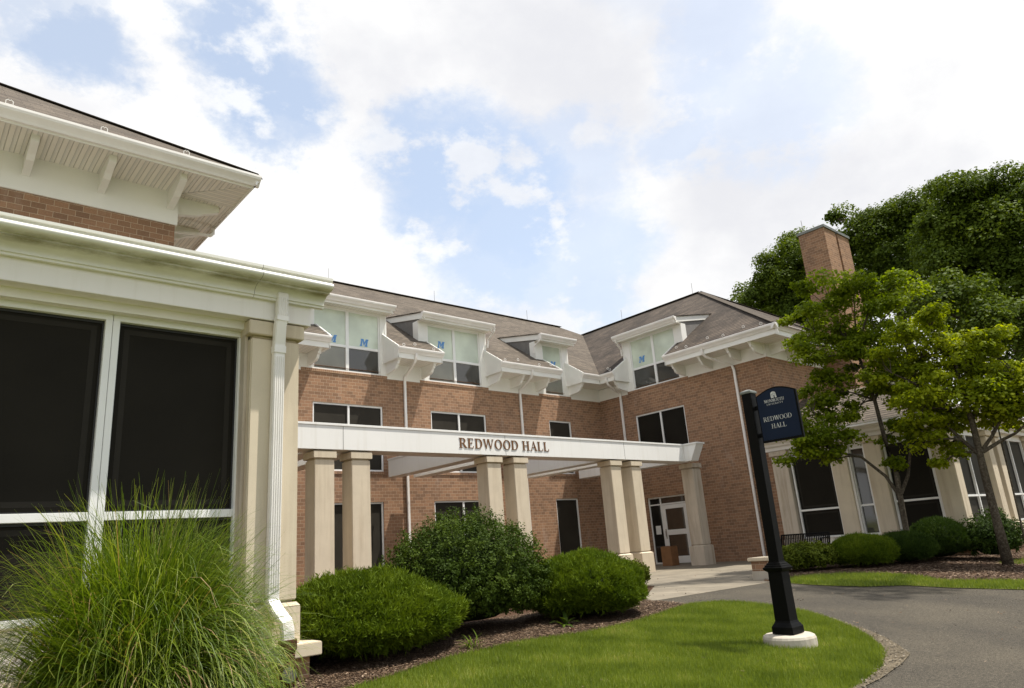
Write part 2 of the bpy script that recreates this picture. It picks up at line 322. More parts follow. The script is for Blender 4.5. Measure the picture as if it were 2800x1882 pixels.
# ------------------------------------------------------------------ mesh helpers
def uv_auto(me):
    """UV in metres on every face: u runs level, v runs up the face"""
    uvl = me.uv_layers.new(name='UVMap'); Z = Vector((0, 0, 1))
    for p in me.polygons:
        n = p.normal
        if abs(n.z) > .97: U = Vector((1, 0, 0)); V = Vector((0, 1, 0))
        else:
            U = Z.cross(n).normalized(); V = n.cross(U)
            if abs(U.x) > abs(U.y):
                if U.x < 0: U = -U
            elif U.y < 0: U = -U
        for li in p.loop_indices:
            co = me.vertices[me.loops[li].vertex_index].co
            uvl.data[li].uv = (co.dot(U), co.dot(V))
IDM = lambda u, d, z: (u, d, z)
class MB:
    """collects shapes in a wall frame (u along, d outward, z up) and links them as one mesh"""
    def __init__(s, f=IDM): s.v = []; s.f = []; s.t = f
    def add(s, pts, faces):
        k = len(s.v); s.v += [s.t(*p) for p in pts]; s.f += [tuple(i+k for i in q) for q in faces]; return s
    def box(s, a0, a1, b0, b1, c0, c1):
        p = [(a, b, c) for c in (c0, c1) for a, b in ((a0, b0), (a1, b0), (a1, b1), (a0, b1))]
        return s.add(p, [(0, 3, 2, 1), (4, 5, 6, 7), (0, 1, 5, 4), (1, 2, 6, 5), (2, 3, 7, 6), (3, 0, 4, 7)])
    def poly(s, pts): return s.add(pts, [tuple(range(len(pts)))])
    def prof(s, pr, a0, a1, sl0=0, sl1=0):
        """profile in (d,z) swept along u from a0 to a1; sl0, sl1 mitre the ends by d"""
        n = len(pr); p = [(a0+sl0*d, d, z) for d, z in pr]+[(a1+sl1*d, d, z) for d, z in pr]
        return s.add(p, [tuple(range(n))[::-1], tuple(range(n, 2*n))]+[(i, (i+1) % n, n+(i+1) % n, n+i) for i in range(n)])
    def slab(s, pts, th=(0, 0, -.06)):
        n = len(pts); p = list(pts)+[tuple(a+b for a, b in zip(q, th)) for q in pts]
        return s.add(p, [tuple(range(n)), tuple(range(n, 2*n))[::-1]]+[(i, n+i, n+(i+1) % n, (i+1) % n) for i in range(n)])
    def sweep(s, path, w, h, ref=(0, 0, 1), seg=4, taper=None):
        """tube along a path; seg=4 gives a box section"""
        P = [Vector(s.t(*p)) for p in path]; ref = Vector(ref); rings = []
        for i, p in enumerate(P):
            t = ((P[i]-P[i-1]).normalized() if i else Vector()) + ((P[i+1]-P[i]).normalized() if i < len(P)-1 else Vector())
            t.normalize(); a = t.cross(ref)
            if a.length < .05: a = t.cross(Vector((0, 1, .1)))
            a.normalize(); b = a.cross(t).normalized(); r = []
            k = 1 if taper is None else taper[i]
            if seg == 4: cs = [(-.5, -.5), (.5, -.5), (.5, .5), (-.5, .5)]
            else: cs = [(math.cos(2*math.pi*j/seg)*.5, math.sin(2*math.pi*j/seg)*.5) for j in range(seg)]
            rings.append([p+a*(x*w*k)+b*(y*h*k) for x, y in cs])
        k = len(s.v); n = seg
        for r in rings: s.v += [tuple(q) for q in r]
        for i in range(len(rings)-1):
            for j in range(n): s.f.append((k+i*n+j, k+i*n+(j+1) % n, k+(i+1)*n+(j+1) % n, k+(i+1)*n+j))
        s.f.append(tuple(k+j for j in range(n))[::-1]); s.f.append(tuple(k+(len(rings)-1)*n+j for j in range(n)))
        return s
    def build(s, name, m, parent=None, bev=0, smooth=False):
        me = bpy.data.meshes.new(name); me.from_pydata(s.v, [], s.f)
        bm = bmesh.new(); bm.from_mesh(me); bmesh.ops.recalc_face_normals(bm, faces=bm.faces)
        if bev: bmesh.ops.bevel(bm, geom=[e for e in bm.edges if len(e.link_faces) == 2 and e.calc_face_angle(0) > .5], offset=bev, segments=2, affect='EDGES', clamp_overlap=True)
        bm.to_mesh(me); bm.free(); me.update()
        uv_auto(me); me.materials.append(m)
        if smooth:
            for p in me.polygons: p.use_smooth = True
        return link(name, me, parent)
def link(name, me, parent=None):
    o = bpy.data.objects.new(name, me); COL.objects.link(o)
    if parent: setpar(o, parent)
    return o
def wmat(o):
    B = Matrix.Translation(o.location) @ Matrix.Rotation(o.rotation_euler.z, 4, 'Z')
    return (wmat(o.parent) @ o.matrix_parent_inverse @ B) if o.parent else B
def setpar(o, par):
    o.parent = par; o.matrix_parent_inverse = wmat(par).inverted()
def tag(o, label=None, cat=None, group=None, kind=None):
    for k, v in (('label', label), ('category', cat), ('group', group), ('kind', kind)):
        if v: o[k] = v
    return o
def thing(name, loc, label, cat, group=None, rz=0):
    o = bpy.data.objects.new(name, None); COL.objects.link(o); o.location = loc; o.rotation_euler = (0, 0, rz); o.empty_display_size = .1
    return tag(o, label, cat, group)
def copy_tree(o, parent=None):
    c = o.copy(); COL.objects.link(c)
    if parent: c.parent = parent
    for ch in list(o.children): copy_tree(ch, c)
    return c
def fast(name, V, F, m, parent=None, rnd=None):
    """numpy verts (N,3) and faces (M,k) to a mesh with a per-face random number"""
    V = np.asarray(V, np.float32); F = np.asarray(F, np.int32); k = F.shape[1]; M = len(F)
    me = bpy.data.meshes.new(name)
    me.vertices.add(len(V)); me.vertices.foreach_set('co', V.ravel())
    me.loops.add(M*k); me.loops.foreach_set('vertex_index', F.ravel())
    me.polygons.add(M); me.polygons.foreach_set('loop_start', np.arange(M, dtype=np.int32)*k); me.polygons.foreach_set('loop_total', np.full(M, k, np.int32))
    a = me.attributes.new('rnd', 'FLOAT', 'FACE'); a.data.foreach_set('value', np.asarray(rng.random(M) if rnd is None else rnd, np.float32))
    me.update(calc_edges=True); me.materials.append(m)
    return link(name, me, parent)

# ------------------------------------------------------------------ ground
def gz(y):
    t = 7.5-y; return -.0875*(np.sqrt(t*t+.6)+t)/2
def sheet(name, poly, dz, m, kind='structure', step=.4, y0=None):
    """flat polygon draped on the ground, cut into strips across the slope"""
    me = bpy.data.meshes.new(name); bm = bmesh.new()
    vs = [bm.verts.new((x, y, 0)) for x, y in poly]; f = bm.faces.new(vs)
    bmesh.ops.triangulate(bm, faces=[f])
    ys = [p[1] for p in poly]; y = max(min(ys), -12)+step*.37
    while y < min(max(ys), 16):
        bmesh.ops.bisect_plane(bm, geom=bm.verts[:]+bm.edges[:]+bm.faces[:], plane_co=(0, y, 0), plane_no=(0, 1, 0)); y += step
    for v in bm.verts: v.co.z = float(gz(max(v.co.y, -14))) + dz
    bmesh.ops.recalc_face_normals(bm, faces=bm.faces)
    for f in bm.faces:
        if f.normal.z < 0: f.normal_flip()
    bm.to_mesh(me); bm.free(); uv_auto(me); me.materials.append(m)
    o = link(name, me); tag(o, kind=kind); return o
sheet('ground', [(-900, -900), (900, -900), (900, 900), (-900, 900)], -.03, M_TURF)
LAWN1 = [(3.45, 6.37), (4.05, 6.54), (4.9, 6.80), (6.0, 6.86), (6.85, 6.68), (7.88, 6.74), (9.08, 7.04), (9.80, 7.20), (10.3, 7.0), (10.44, 6.77), (10.46, 6.40), (10.42, 6.08), (10.22, 5.49), (9.76, 4.87), (9.35, 4.42),
         (8.76, 3.96), (8.31, 3.67), (7.58, 3.42), (6.92, 3.30), (6.3, 3.25), (5.2, 3.0), (3.6, 2.0), (1.6, -.5), (-1, -4), (-8, -8), (-8, 5.5), (-1, 5.6), (2.2, 5.9)]
BED1 = [(3.45, 6.40), (4.05, 6.57), (4.9, 6.83), (6.0, 6.89), (6.85, 6.71), (7.88, 6.77), (9.08, 7.07), (9.80, 7.23), (9.92, 7.6), (9.99, 8.13), (10.25, 8.5), (11.6, 9.45), (12.9, 10.35), (13.4, 11.2), (15.6, 13.0), (16.3, 14.4), (16.3, 19.9), (-8, 19.9), (-8, 5.54), (-1, 5.64), (2.2, 5.94)]
LAWN2 = [(13.45, 7.42), (14.0, 7.90), (14.7, 8.05), (15.27, 7.73), (15.78, 7.2), (16.02, 6.8), (15.95, 6.03), (15.45, 5.45), (15.9, 4.95), (16.33, 4.4), (19, 2.0), (24, -4), (22, -5), (16.8, 2.2), (14.97, 4.03), (14.45, 5.0), (14.32, 5.7), (13.67, 6.17), (13.47, 6.6), (13.40, 7.0)]
BED2 = [(13.6, 7.75), (14.0, 7.93), (14.7, 8.08), (15.3, 7.76), (15.81, 7.22), (16.05, 6.8), (15.98, 6.0), (15.48, 5.45), (15.93, 4.98), (16.36, 4.42), (19.02, 2.02), (24.05, -4), (40, -4), (40, 9.4), (16.2, 9.5), (14.7, 8.75), (13.9, 8.3)]
sheet('asphalt_path', [(9.0, 6.6), (9.95, 8.24), (13.95, 8.10), (14.1, 7.2), (14.8, 5.0), (17.5, 3.0), (25, -4.8), (24, -12), (-6, -12), (0, -3), (4, 1.5), (6, 3.0)], 0.0, M_ASPH)
sheet('patio', [(9.9, 8.16), (13.85, 8.04), (14.4, 8.4), (16.4, 9.2), (22.7, 9.2), (22.7, 19.98), (10.0, 19.98), (10.0, 8.4)], .004, M_PATIO)
sheet('mulch_bed', BED1, .008, M_MULCH); sheet('mulch_bed', BED2, .008, M_MULCH)
sheet('lawn', LAWN1, .012, M_TURF); sheet('lawn', LAWN2, .012, M_TURF)
sheet('gravel_edge', [(10.44, 6.5), (10.47, 6.0), (10.27, 5.42), (9.87, 4.86), (9.58, 4.45), (9.16, 4.02), (8.74, 3.68), (8.40, 3.45), (7.9, 3.34), (7.15, 3.24), (6.7, 3.22), (6.3, 3.22), (6.9, 3.5), (8.3, 3.9), (9.3, 4.7), (10.2, 5.9)], .010, M_SAND)
sheet('lawn', [(19.76, 5.75), (21.5, 5.60), (26, 5.3), (26, 3.0), (21, 4.2), (19.9, 5.2)], .014, M_TURF)

def inpoly(P, poly):
    x, y = P[:, 0], P[:, 1]; r = np.zeros(len(P), bool); n = len(poly)
    for i in range(n):
        x1, y1 = poly[i]; x2, y2 = poly[(i+1) % n]
        if y1 == y2: continue
        c = ((y1 > y) != (y2 > y)) & (x < (x2-x1)*(y-y1)/(y2-y1)+x1); r ^= c
    return r
def scatter(poly, n, box=None):
    a = np.array(poly); lo = a.min(0); hi = a.max(0)
    if box: lo = np.maximum(lo, box[:2]); hi = np.minimum(hi, box[2:])
    P = lo+rng.random((n, 2))*(hi-lo); return P[inpoly(P, poly)]
def blades(name, P, h0, h1, w, z0, m, lean=.5):
    n = len(P); h = h0+(h1-h0)*rng.random(n)**1.3; a = rng.random(n)*2*np.pi; l = lean*rng.random(n)*h; b = rng.random(n)*2*np.pi
    z = gz(P[:, 1])+z0; dx = np.cos(a)*w/2; dy = np.sin(a)*w/2; lx = np.cos(b)*l; ly = np.sin(b)*l
    V = np.stack([np.stack([P[:, 0]-dx, P[:, 1]-dy, z], 1), np.stack([P[:, 0]+dx, P[:, 1]+dy, z], 1), np.stack([P[:, 0]+lx, P[:, 1]+ly, z+h], 1)], 1).reshape(-1, 3)
    F = np.arange(3*n).reshape(-1, 3)
    # tone varies in patches with a few dry blades
    cl = np.sin(P[:, 0]*31+3*np.sin(P[:, 1]*17))*np.sin(P[:, 1]*29+3*np.sin(P[:, 0]*13)); h *= 1+.35*cl
    t = .44+.07*np.sin(P[:, 0]*2.1+1+np.sin(P[:, 1]*1.3))*np.sin(P[:, 1]*2.7+np.sin(P[:, 0]*1.9))+.07*np.sin(P[:, 0]*7.3+P[:, 1]*5.1)+.14*cl+.75*(rng.random(n)-.5)
    t = np.where(rng.random(n) < .04, 1.0, np.clip(t, 0, .95))
    o = fast(name, V, F, m, None, t); return tag(o, kind='stuff')
P = np.vstack([scatter(LAWN1, 300000, (2.2, 3, 10.6, 7.3)), scatter(LAWN1, 110000, (5.5, 3.0, 10.6, 7.3))])
P = P+rng.normal(size=P.shape)*.016; P = P[np.hypot(P[:, 0]-8.0, P[:, 1]-4.575) > .30]; P = P[(np.hypot(P[:, 0]-8.0, P[:, 1]-4.575) > .42) | (rng.random(len(P)) < .35)]
tag(blades('lawn_grass', P, .018, .070, .0075, .010, M_BLADE), 'short mown grass on the lawn round the sign post', 'grass')
P = scatter(LAWN2, 90000, (13, 1, 19, 8.2))
P = np.vstack([P, scatter([(19.76, 5.75), (21.5, 5.60), (26, 5.3), (26, 3.0), (21, 4.2), (19.9, 5.2)], 20000)])
P = P+rng.normal(size=P.shape)*.02
tag(blades('verge_grass', P, .03, .085, .011, .010, M_BLADE), 'short grass in the curved strip between asphalt and mulch bed', 'grass')
def chips(name, P, s0, s1, zoff, m, aspect=.35, tilt=.5):
    n = len(P); s = s0+(s1-s0)*rng.random(n)**2; a = rng.random(n)*2*np.pi
    u = np.stack([np.cos(a), np.sin(a), tilt*(rng.random(n)-.5)], 1)*s[:, None]; v = np.stack([-np.sin(a), np.cos(a), tilt*(rng.random(n)-.5)], 1)*(s*aspect)[:, None]
    c = np.stack([P[:, 0], P[:, 1], gz(P[:, 1])+zoff+.018*rng.random(n)], 1)
    V = np.stack([c-u-v, c+u-v*.6, c+u*.8+v, c-u*.9+v], 1).reshape(-1, 3)
    return tag(fast(name, V, np.arange(4*n).reshape(-1, 4), m), kind='stuff')
P = np.vstack([scatter(BED1, 220000, (2.0, 5.9, 10.4, 9.0)), scatter(BED1, 12000, (9, 8, 16.3, 14))])
tag(chips('mulch_chips', P, .006, .022, .014, M_CHIP), 'shredded bark mulch in the bed under the front shrubs', 'mulch')
P = scatter(BED2, 90000, (13.6, 2, 24, 9.4))
tag(chips('mulch_chips', P, .012, .038, .014, M_CHIP), 'shredded bark mulch in the bed under the two young maples', 'mulch')
P = scatter([(10.34, 5.7), (10.16, 5.28), (9.83, 4.80), (9.56, 4.42), (9.15, 4.00), (8.73, 3.66), (8.38, 3.43), (7.9, 3.32), (7.15, 3.22), (6.3, 3.15), (6.92, 3.34), (8.31, 3.70), (9.35, 4.45), (10.2, 5.5)], 12000)
tag(chips('edge_pebbles', P, .004, .012, .012, M_PEB, .8, .8), 'loose grey pebbles along the curved edge of the lawn', 'gravel')

ASPH = [(9.9, 8.1), (13.9, 8.0), (14.1, 7.2), (14.5, 5.5), (17.5, 3.0), (12, 0), (8, 2.8), (9.6, 4.4), (10.6, 6.0)]
P = np.vstack([scatter(ASPH, 900), scatter(LAWN1, 260, (4, 3.3, 10.5, 7)), scatter([(9.9, 8.16), (13.85, 8.04), (16.4, 9.2), (20, 12), (12, 12)], 160)])
tag(chips('leaf_litter', P, .006, .022, .022, M_CHIP, .5, .9), 'scattered dry leaf bits on the asphalt, lawn and paving', 'leaf litter')

# ------------------------------------------------------------------ building pieces
YW, XW = 19.945, 22.68
ZE, SL = 7.60, .66                       # eave height, roof slope
OV = 1.07                                # eave overhang
def F1(u, d, z): return (u, YW-d, z)
def F2(u, d, z): return (XW-d, u, z)
Y3 = 12.04
def F3(u, d, z): return (u, Y3-d, z)

def wall_skin(mb, u0, u1, z0, z1, holes, depth=.11, d=0.):
    us = sorted({u0, u1, *[h[0] for h in holes], *[h[1] for h in holes]}); zs = sorted({z0, z1, *[h[2] for h in holes], *[h[3] for h in holes]})
    us = [u for u in us if u0 <= u <= u1]; zs = [z for z in zs if z0 <= z <= z1]
    for a, b in zip(us, us[1:]):
        for c, e in zip(zs, zs[1:]):
            x, y = (a+b)/2, (c+e)/2
            if any(h[0] < x < h[1] and h[2] < y < h[3] for h in holes): continue
            mb.poly([(a, d, c), (b, d, c), (b, d, e), (a, d, e)])
    for a, b, c, e in holes:
        c = max(c, z0); e = min(e, z1)
        mb.poly([(a, d, c), (a, d-depth, c), (a, d-depth, e), (a, d, e)]); mb.poly([(b, d, c), (b, d-depth, c), (b, d-depth, e), (b, d, e)])
        mb.poly([(a, d, e), (b, d, e), (b, d-depth, e), (a, d-depth, e)]); mb.poly([(a, d, c), (b, d, c), (b, d-depth, c), (a, d-depth, c)])

def window(par, fr, u0, u1, z0, z1, d, mull=(), rails=(), panes=M_SCREEN, fw=.055, label=None, sash=None, fd=.07, mw=None):
    """window part: frame mesh with the panes as sub-parts; mull / rails are positions of bars"""
    e = MB(fr); e.box(u0, u1, d-fd, d, z0, z0+fw); e.box(u0, u1, d-fd, d, z1-fw, z1)
    e.box(u0, u0+fw, d-fd, d, z0+fw, z1-fw); e.box(u1-fw, u1, d-fd, d, z0+fw, z1-fw)
    mw = mw or fw
    for x in mull: e.box(x-mw/2*1.3, x+mw/2*1.3, d-fd, d+.002, z0+fw, z1-fw)
    xs = [u0+fw]+[v for x in mull for v in (x-mw*.65, x+mw*.65)]+[u1-fw]; cells = list(zip(xs[0::2], xs[1::2]))
    for r in rails:
        for a, b in cells: e.box(a, b, d-fd, d-.004, r-mw/2, r+mw/2)
    w = e.build('window', M_FRAME, par, .003)
    if label: w['label'] = label
    zs = [z0+fw]+[v for r in rails for v in (r-mw/2, r+mw/2)]+[z1-fw]; rows = list(zip(zs[0::2], zs[1::2]))
    for i, (a, b) in enumerate(cells):
        for j, (c, e2) in enumerate(rows):
            pm = panes if sash is None else sash[i][j]
            p = MB(fr); p.box(a, b, d-fd-.012, d-fd+.02, c, e2); po = p.build('pane', pm, w)
            if pm in (M_SCREEN, M_SCREEN_DK):
                g = MB(fr); q = .016
                g.box(a, a+q, d-fd+.02, d-fd+.032, c, e2); g.box(b-q, b, d-fd+.02, d-fd+.032, c, e2); g.box(a+q, b-q, d-fd+.02, d-fd+.032, e2-q*1.6, e2); g.box(a+q, b-q, d-fd+.02, d-fd+.032, c, c+q)
                g.build('screen_frame', M_GASKET, w)
                if b-a > .9 and fd > .08:      # sash faintly seen through the screen cloth
                    k0, k1, dd = .055, .105, d-fd+.0205; g = MB(fr)
                    g.box(a+k0, a+k1, dd-.002, dd+.0015, c+k0, e2-k0); g.box(b-k1, b-k0, dd-.002, dd+.0015, c+k0, e2-k0); g.box(a+k1, b-k1, dd-.002, dd+.0015, e2-k1, e2-k0); g.box(a+k1, b-k1, dd-.002, dd+.0015, c+k0, c+k1)
                    g.build('inner_sash', M_SASH_IN, w)
    return w
GP = [(0, 0), (.045, 0), (.062, .03), (.085, .055), (.118, .085), (.128, .115), (.128, .145), (.112, .152), (.112, .138), (0, .138)]   # K-style gutter (d,z)
def gutter(par, fr, a0, a1, dout, ztop, s0=0, s1=0, k=1.25):
    pr = [(dout-.128*k+d*k, ztop-.152*k+z*k) for d, z in GP]
    g = MB(fr); g.prof(pr, a0, a1)
    return g.build('gutter', M_GUT, par)
def downspout(par, path, w=.085, h=.065, ref=None, m=None):
    if ref is None:      # the wall direction the pipe does not move in
        e = [abs(path[-1][i]-path[0][i]) for i in (0, 1)]; ref = (1, 0, 0) if e[0] < e[1] else (0, 1, 0)
    return MB().sweep(path, h, w, ref).build('downspout', m or M_GUT, par, .006)
def bracket(par, fr, u, dlen=.80, zt=7.27, w=.085):
    """scroll-cut eave bracket seen from the side"""
    pr = [(0, zt), (dlen, zt), (dlen, zt-.10), (dlen-.035, zt-.125), (dlen-.035, zt-.17), (dlen-.11, zt-.20), (dlen-.17, zt-.30), (dlen-.27, zt-.345), (.0, zt-.40)]
    pr2 = [(0, zt+.001), (dlen+.035, zt+.001), (dlen+.035, zt-.045), (0, zt-.045)]
    b = MB(fr); b.prof(pr, u-w/2, u+w/2); b.prof(pr2, u-w/2-.022, u+w/2+.022)
    return b.build('bracket', M_TRIM, par)
def M_decal(par, fr, u, z, s, d, flip=1, m=None):
    """slanted block letter M sticker"""
    k = .18
    def q(x, y): return (u+flip*(x+k*y)*s, d, z+y*s)
    g = MB(fr)
    parts = [[(0, 0), (.36, 0), (.36, .16), (.29, .16), (.29, .84), (.36, .84), (.36, 1), (0, 1), (0, .84), (.07, .84), (.07, .16), (0, .16)],
             [(.36, 1), (.29, .80), (.50, .25), (.60, .50), (.41, 1)], [(.50, .25), (.74, 1), (.92, 1), (.60, .10)],
             [(.70, 0), (1.12, 0), (1.12, .16), (1.05, .16), (1.05, .84), (1.12, .84), (1.12, 1), (.74, 1), (.74, .70), (.79, .84), (.79, .16), (.70, .16)]]
    for i, pt in enumerate(parts):
        n = len(pt); e = d+.002+.0006*i
        a = [(q(x, y)[0], e, q(x, y)[2]) for x, y in pt]; b = [(x, d-.001, y) for x, _, y in a]
        g.add(a+b, [tuple(range(n)), tuple(range(n, 2*n))[::-1]]+[(j, n+j, n+(j+1) % n, (j+1) % n) for j in range(n)])
    return g.build('letter_decal', m or M_BLUE, par)
def snow_guard(par, p, ax):
    g = MB(); x, y, z = p
    if ax == 'y': g.sweep([(x-.045, y, z), (x-.045, y, z+.06), (x-.015, y, z+.085), (x, y, z+.06), (x+.015, y, z+.085), (x+.045, y, z+.06), (x+.045, y, z)], .011, .011, (0, 1, 0)).box(x-.045, x+.045, y-.005, y+.07, z-.01, z+.012)
    else: g.sweep([(x, y-.045, z), (x, y-.045, z+.06), (x, y-.015, z+.085), (x, y, z+.06), (x, y+.015, z+.085), (x, y+.045, z+.06), (x, y+.045, z)], .011, .011, (1, 0, 0)).box(x-.005, x+.07, y-.045, y+.045, z-.01, z+.012)
    return g.build('snow_guard', M_SNOWG, par)

# ------------------------------------------------------------------ main building (L-shaped wings)
BLD = thing('residence_hall', (17, 22, 0), 'two-storey L-shaped brick hall with brown shingle roof and white window dormers behind the pergola', 'building')
mid = lambda a, b: (a, b, 3.66, 5.78); gnd = lambda a, b: (a, b, .56, 2.71)
DORM1 = [(9.50, 11.88, 9.10, 12.14), (13.84, 16.20, 13.45, 16.50), (19.48, 20.57, 19.08, 20.88)]
h1 = [mid(9.50, 11.96), mid(13.86, 16.31), mid(19.53, 20.77), gnd(9.50, 11.92), gnd(13.86, 16.31), gnd(19.53, 20.76)]
h1 += [(c, d, 6.82, 9.3) for a, b, c, d in DORM1] + [mid(5.1, 7.5), gnd(5.1, 7.5)]
w = MB(F1); wall_skin(w, 3.3, XW, -.1, 6.95, h1)
w.build('brick_wall', M_BRICK, BLD)
h2 = [(15.73, 18.13, 4.26, 5.81), (16.25, 18.05, -.02, 2.50), (15.35, 18.36, 6.85, 9.3)]
w = MB(F2); wall_skin(w, Y3, YW, -.1, 6.95, h2, .13)
w.build('brick_wall', M_BRICK, BLD)
w = MB(F3); wall_skin(w, XW, 36.0, -.1, 6.98, [(30.5, 32.8, 3.66, 5.78)])
w.poly([(36, 0, -.1), (36, -22, -.1), (36, -22, 7.4), (36, 0, 7.4)]); w.poly([(36, -22, -.1), (3.3, -22, -.1), (3.3, -22, 7.4), (36, -22, 7.4)])
w.build('brick_wall', M_BRICK, BLD)
# rowlock sills and projecting courses
for a, b, c, d in DORM1: MB(F1).box(c+.0, d-.0, -.10, .028, 6.735, 6.822).build('brick_sill', M_ROWLOCK, BLD)
for a, b, z in ((9.50, 11.96, 3.66), (13.86, 16.31, 3.66), (19.53, 20.77, 3.66), (9.50, 11.92, .56), (13.86, 16.31, .56), (19.53, 20.76, .56)): MB(F1).box(a-.02, b+.02, -.10, .026, z-.092, z-.002).build('brick_sill', M_ROWLOCK, BLD)
for a, b, z0, z1 in ((15.35, 18.36, 6.765, 6.852), (15.71, 18.15, 4.17, 4.258)): MB(F2).box(a, b, -.10, .027, z0, z1).build('brick_sill', M_ROWLOCK, BLD)
# windows in the brick
for (a, b, mu), lab in (((9.50, 11.96, 10.73), 'leftmost window of the upper floor row, above the beam'), ((13.86, 16.31, 15.09), None), ((19.53, 20.77, None), None)):
    window(BLD, F1, a, b, 3.66, 5.78, -.035, (mu,) if mu else (), (), label=lab)
for a, b, mu in ((9.50, 11.92, 10.72), (13.86, 16.31, 15.10), (19.53, 20.76, None)): window(BLD, F1, a, b, .56, 2.71, -.035, (mu,) if mu else (), ())
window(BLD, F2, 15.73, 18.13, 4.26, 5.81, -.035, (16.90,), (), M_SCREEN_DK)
# dormers
DR = 9.20
def dormer(fr, base, c0, c1, w0, w1, mull, sash, zb, decals, gl=.0, gr=.0, dsp=None, lab=None):
    """wall dormer: white board front, window, grey cheeks, low shed roof with gutter"""
    o = MB(fr)
    o.box(c0, w0, -.08, .012, zb, 9.00); o.box(w1, c1, -.08, .012, zb, 9.00); o.box(w0, w1, -.08, .012, zb+2.10, 9.00)
    o.box(c0-.01, c0+.06, -.3, .030, zb, 9.00); o.box(c1-.06, c1+.01, -.3, .030, zb, 9.00)
    d = o.build('dormer', M_TRIM, BLD, .002)
    if lab: d['label'] = lab
    # cheeks: grey siding, slightly inside the corner boards
    ys = lambda z: (z-ZE)/SL-OV+.06      # distance back from the wall where the roof plane reaches z
    for x, sgn in ((c0+.03, -1), (c1-.03, 1)):
        q = MB(fr); bk = -2.35
        q.slab([(x, -.06, 8.15), (x, -.06, 9.10), (x, bk, 9.72), (x, bk+.1, 9.55)], (-.04*sgn, 0, 0)); q.build('cheek', M_SIDING, d)
        q = MB(fr); xx = x+sgn*.045
        q.slab([(xx, .42, 8.97), (xx, .42, 9.19), (xx, -2.45, 9.77), (xx, -2.30, 9.52)], (-.05*sgn, 0, 0)); q.build('rake_board', M_TRIM, d)
    r = MB(fr); g0, g1 = c0-.06, c1+.10
    r.slab([(g0, .44, 9.215), (g1, .44, 9.215), (g1, -2.5, 9.80), (g0, -2.5, 9.80)], (0, 0, -.03)); r.build('dormer_roof', M_SH1 if fr is F1 else M_SH2, d)
    s = MB(fr); s.box(g0+.02, g1-.02, .012, .36, 8.965, 8.985); s.build('soffit', M_SOFX if fr is F1 else M_SOFY, d)
    s = MB(fr); s.box(g0+.01, g1-.01, .34, .365, 8.95, 9.19); s.build('fascia', M_TRIM, d)
    g = MB(fr); g.prof([(.365+x*1.25, 9.21-.152*1.25+z*1.25) for x, z in GP], g0-.03+gl, g1+.03+gr); g.build('gutter', M_GUT, d)
    win = window(BLD, fr, w0, w1, zb+.01, zb+2.11, -.02, mull, (zb+.87,), sash=sash, fw=.05, fd=.06, mw=.085)
    for u, z in decals: M_decal(win, fr, u, z, .255, -.054, 1 if fr is F1 else -1)
    return d
dormer(F1, 0, 9.10, 12.14, 9.50, 11.90, (10.70,), [[M_LOWG, M_BLIND], [M_LOWG2, M_BLIND]], 6.82, [(10.02, 7.78), (11.17, 7.78)], lab='leftmost dormer, next to the corner building')
dormer(F1, 0, 13.45, 16.50, 13.84, 16.20, (15.02,), [[M_LOWG, M_BLIND], [M_LOWG2, M_BLIND]], 6.82, [(14.30, 8.12)])
dormer(F1, 0, 19.08, 20.92, 19.48, 20.57, (), [[M_LOWG, M_BLIND]], 6.82, [(19.93, 8.02)], lab='narrow dormer with a single window near the inner corner')
dormer(F2, 0, 15.35, 18.36, 15.72, 18.00, (16.84,), [[M_LOWG2, M_BLIND], [M_LOWG2, M_BLIND]], 6.85, [(17.64, 7.93)], lab='dormer of the right wing, facing left')
for pth in ([(19.0, YW-.50, 9.07), (18.98, YW-.46, 8.93), (18.96, YW-.10, 8.72), (18.94, YW-.06, 8.45)], [(16.60, YW-.50, 9.07), (16.60, YW-.46, 8.93), (16.57, YW-.10, 8.68), (16.55, YW-.05, 8.38)],
            [(XW-.50, 18.30, 9.05), (XW-.46, 18.31, 8.93), (XW-.10, 18.38, 8.66), (XW-.06, 18.40, 8.40)]): downspout(BLD, pth, .06, .05)
# roofs
yr, xr = 27.05, 28.9; z1r = ZE+SL*(yr-(YW-OV+.07)); z2r = ZE+SL*(xr-(XW-OV+.07)); ye = YW-OV+.07; xe = XW-OV+.07
vy = ye+(xr-xe)
r = MB()
hx = xr-(yr-vy)
r.slab([(3.3, YW+.14, ZE+SL*(YW+.14-ye)), (xe+(YW+.14-ye), YW+.14, ZE+SL*(YW+.14-ye)), (xr, vy, z2r), (hx, yr, z1r), (3.3, yr, z1r)])
r.slab([(3.3, yr, z1r), (hx, yr, z1r), (hx+8.1, yr+8.1, z1r-SL*8.1), (3.3, yr+8.1, z1r-SL*8.1)])
r.slab([(hx, yr, z1r), (xr, vy, z2r), (hx+8.1, vy, z1r-SL*8.1), (hx+8.1, yr+8.1, z1r-SL*8.1)])
STR1 = [(6.6, 9.60), (12.00, 13.78), (16.39, 19.46)]
for a, b in STR1: r.slab([(a, ye-.03, ZE-.02), (b, ye-.03, ZE-.02), (b, YW+.14, ZE+SL*(YW+.14-ye)), (a, YW+.14, ZE+SL*(YW+.14-ye))])
r.slab([(20.70, ye-.03, ZE-.02), (xe-.03, ye-.03, ZE-.02), (xe+(YW+.14-ye), YW+.14, ZE+SL*(YW+.14-ye)), (20.70, YW+.14, ZE+SL*(YW+.14-ye))])
r.build('shingle_roof', M_SH1, BLD)
r = MB()
r.slab([(XW+.14, 10.99+(XW+.12-xe), ZE+SL*(XW+.14-xe)), (xr, 10.99+(xr-xe), z2r), (xr, vy, z2r), (XW+.14, ye+(XW+.14-xe), ZE+SL*(XW+.14-xe))])
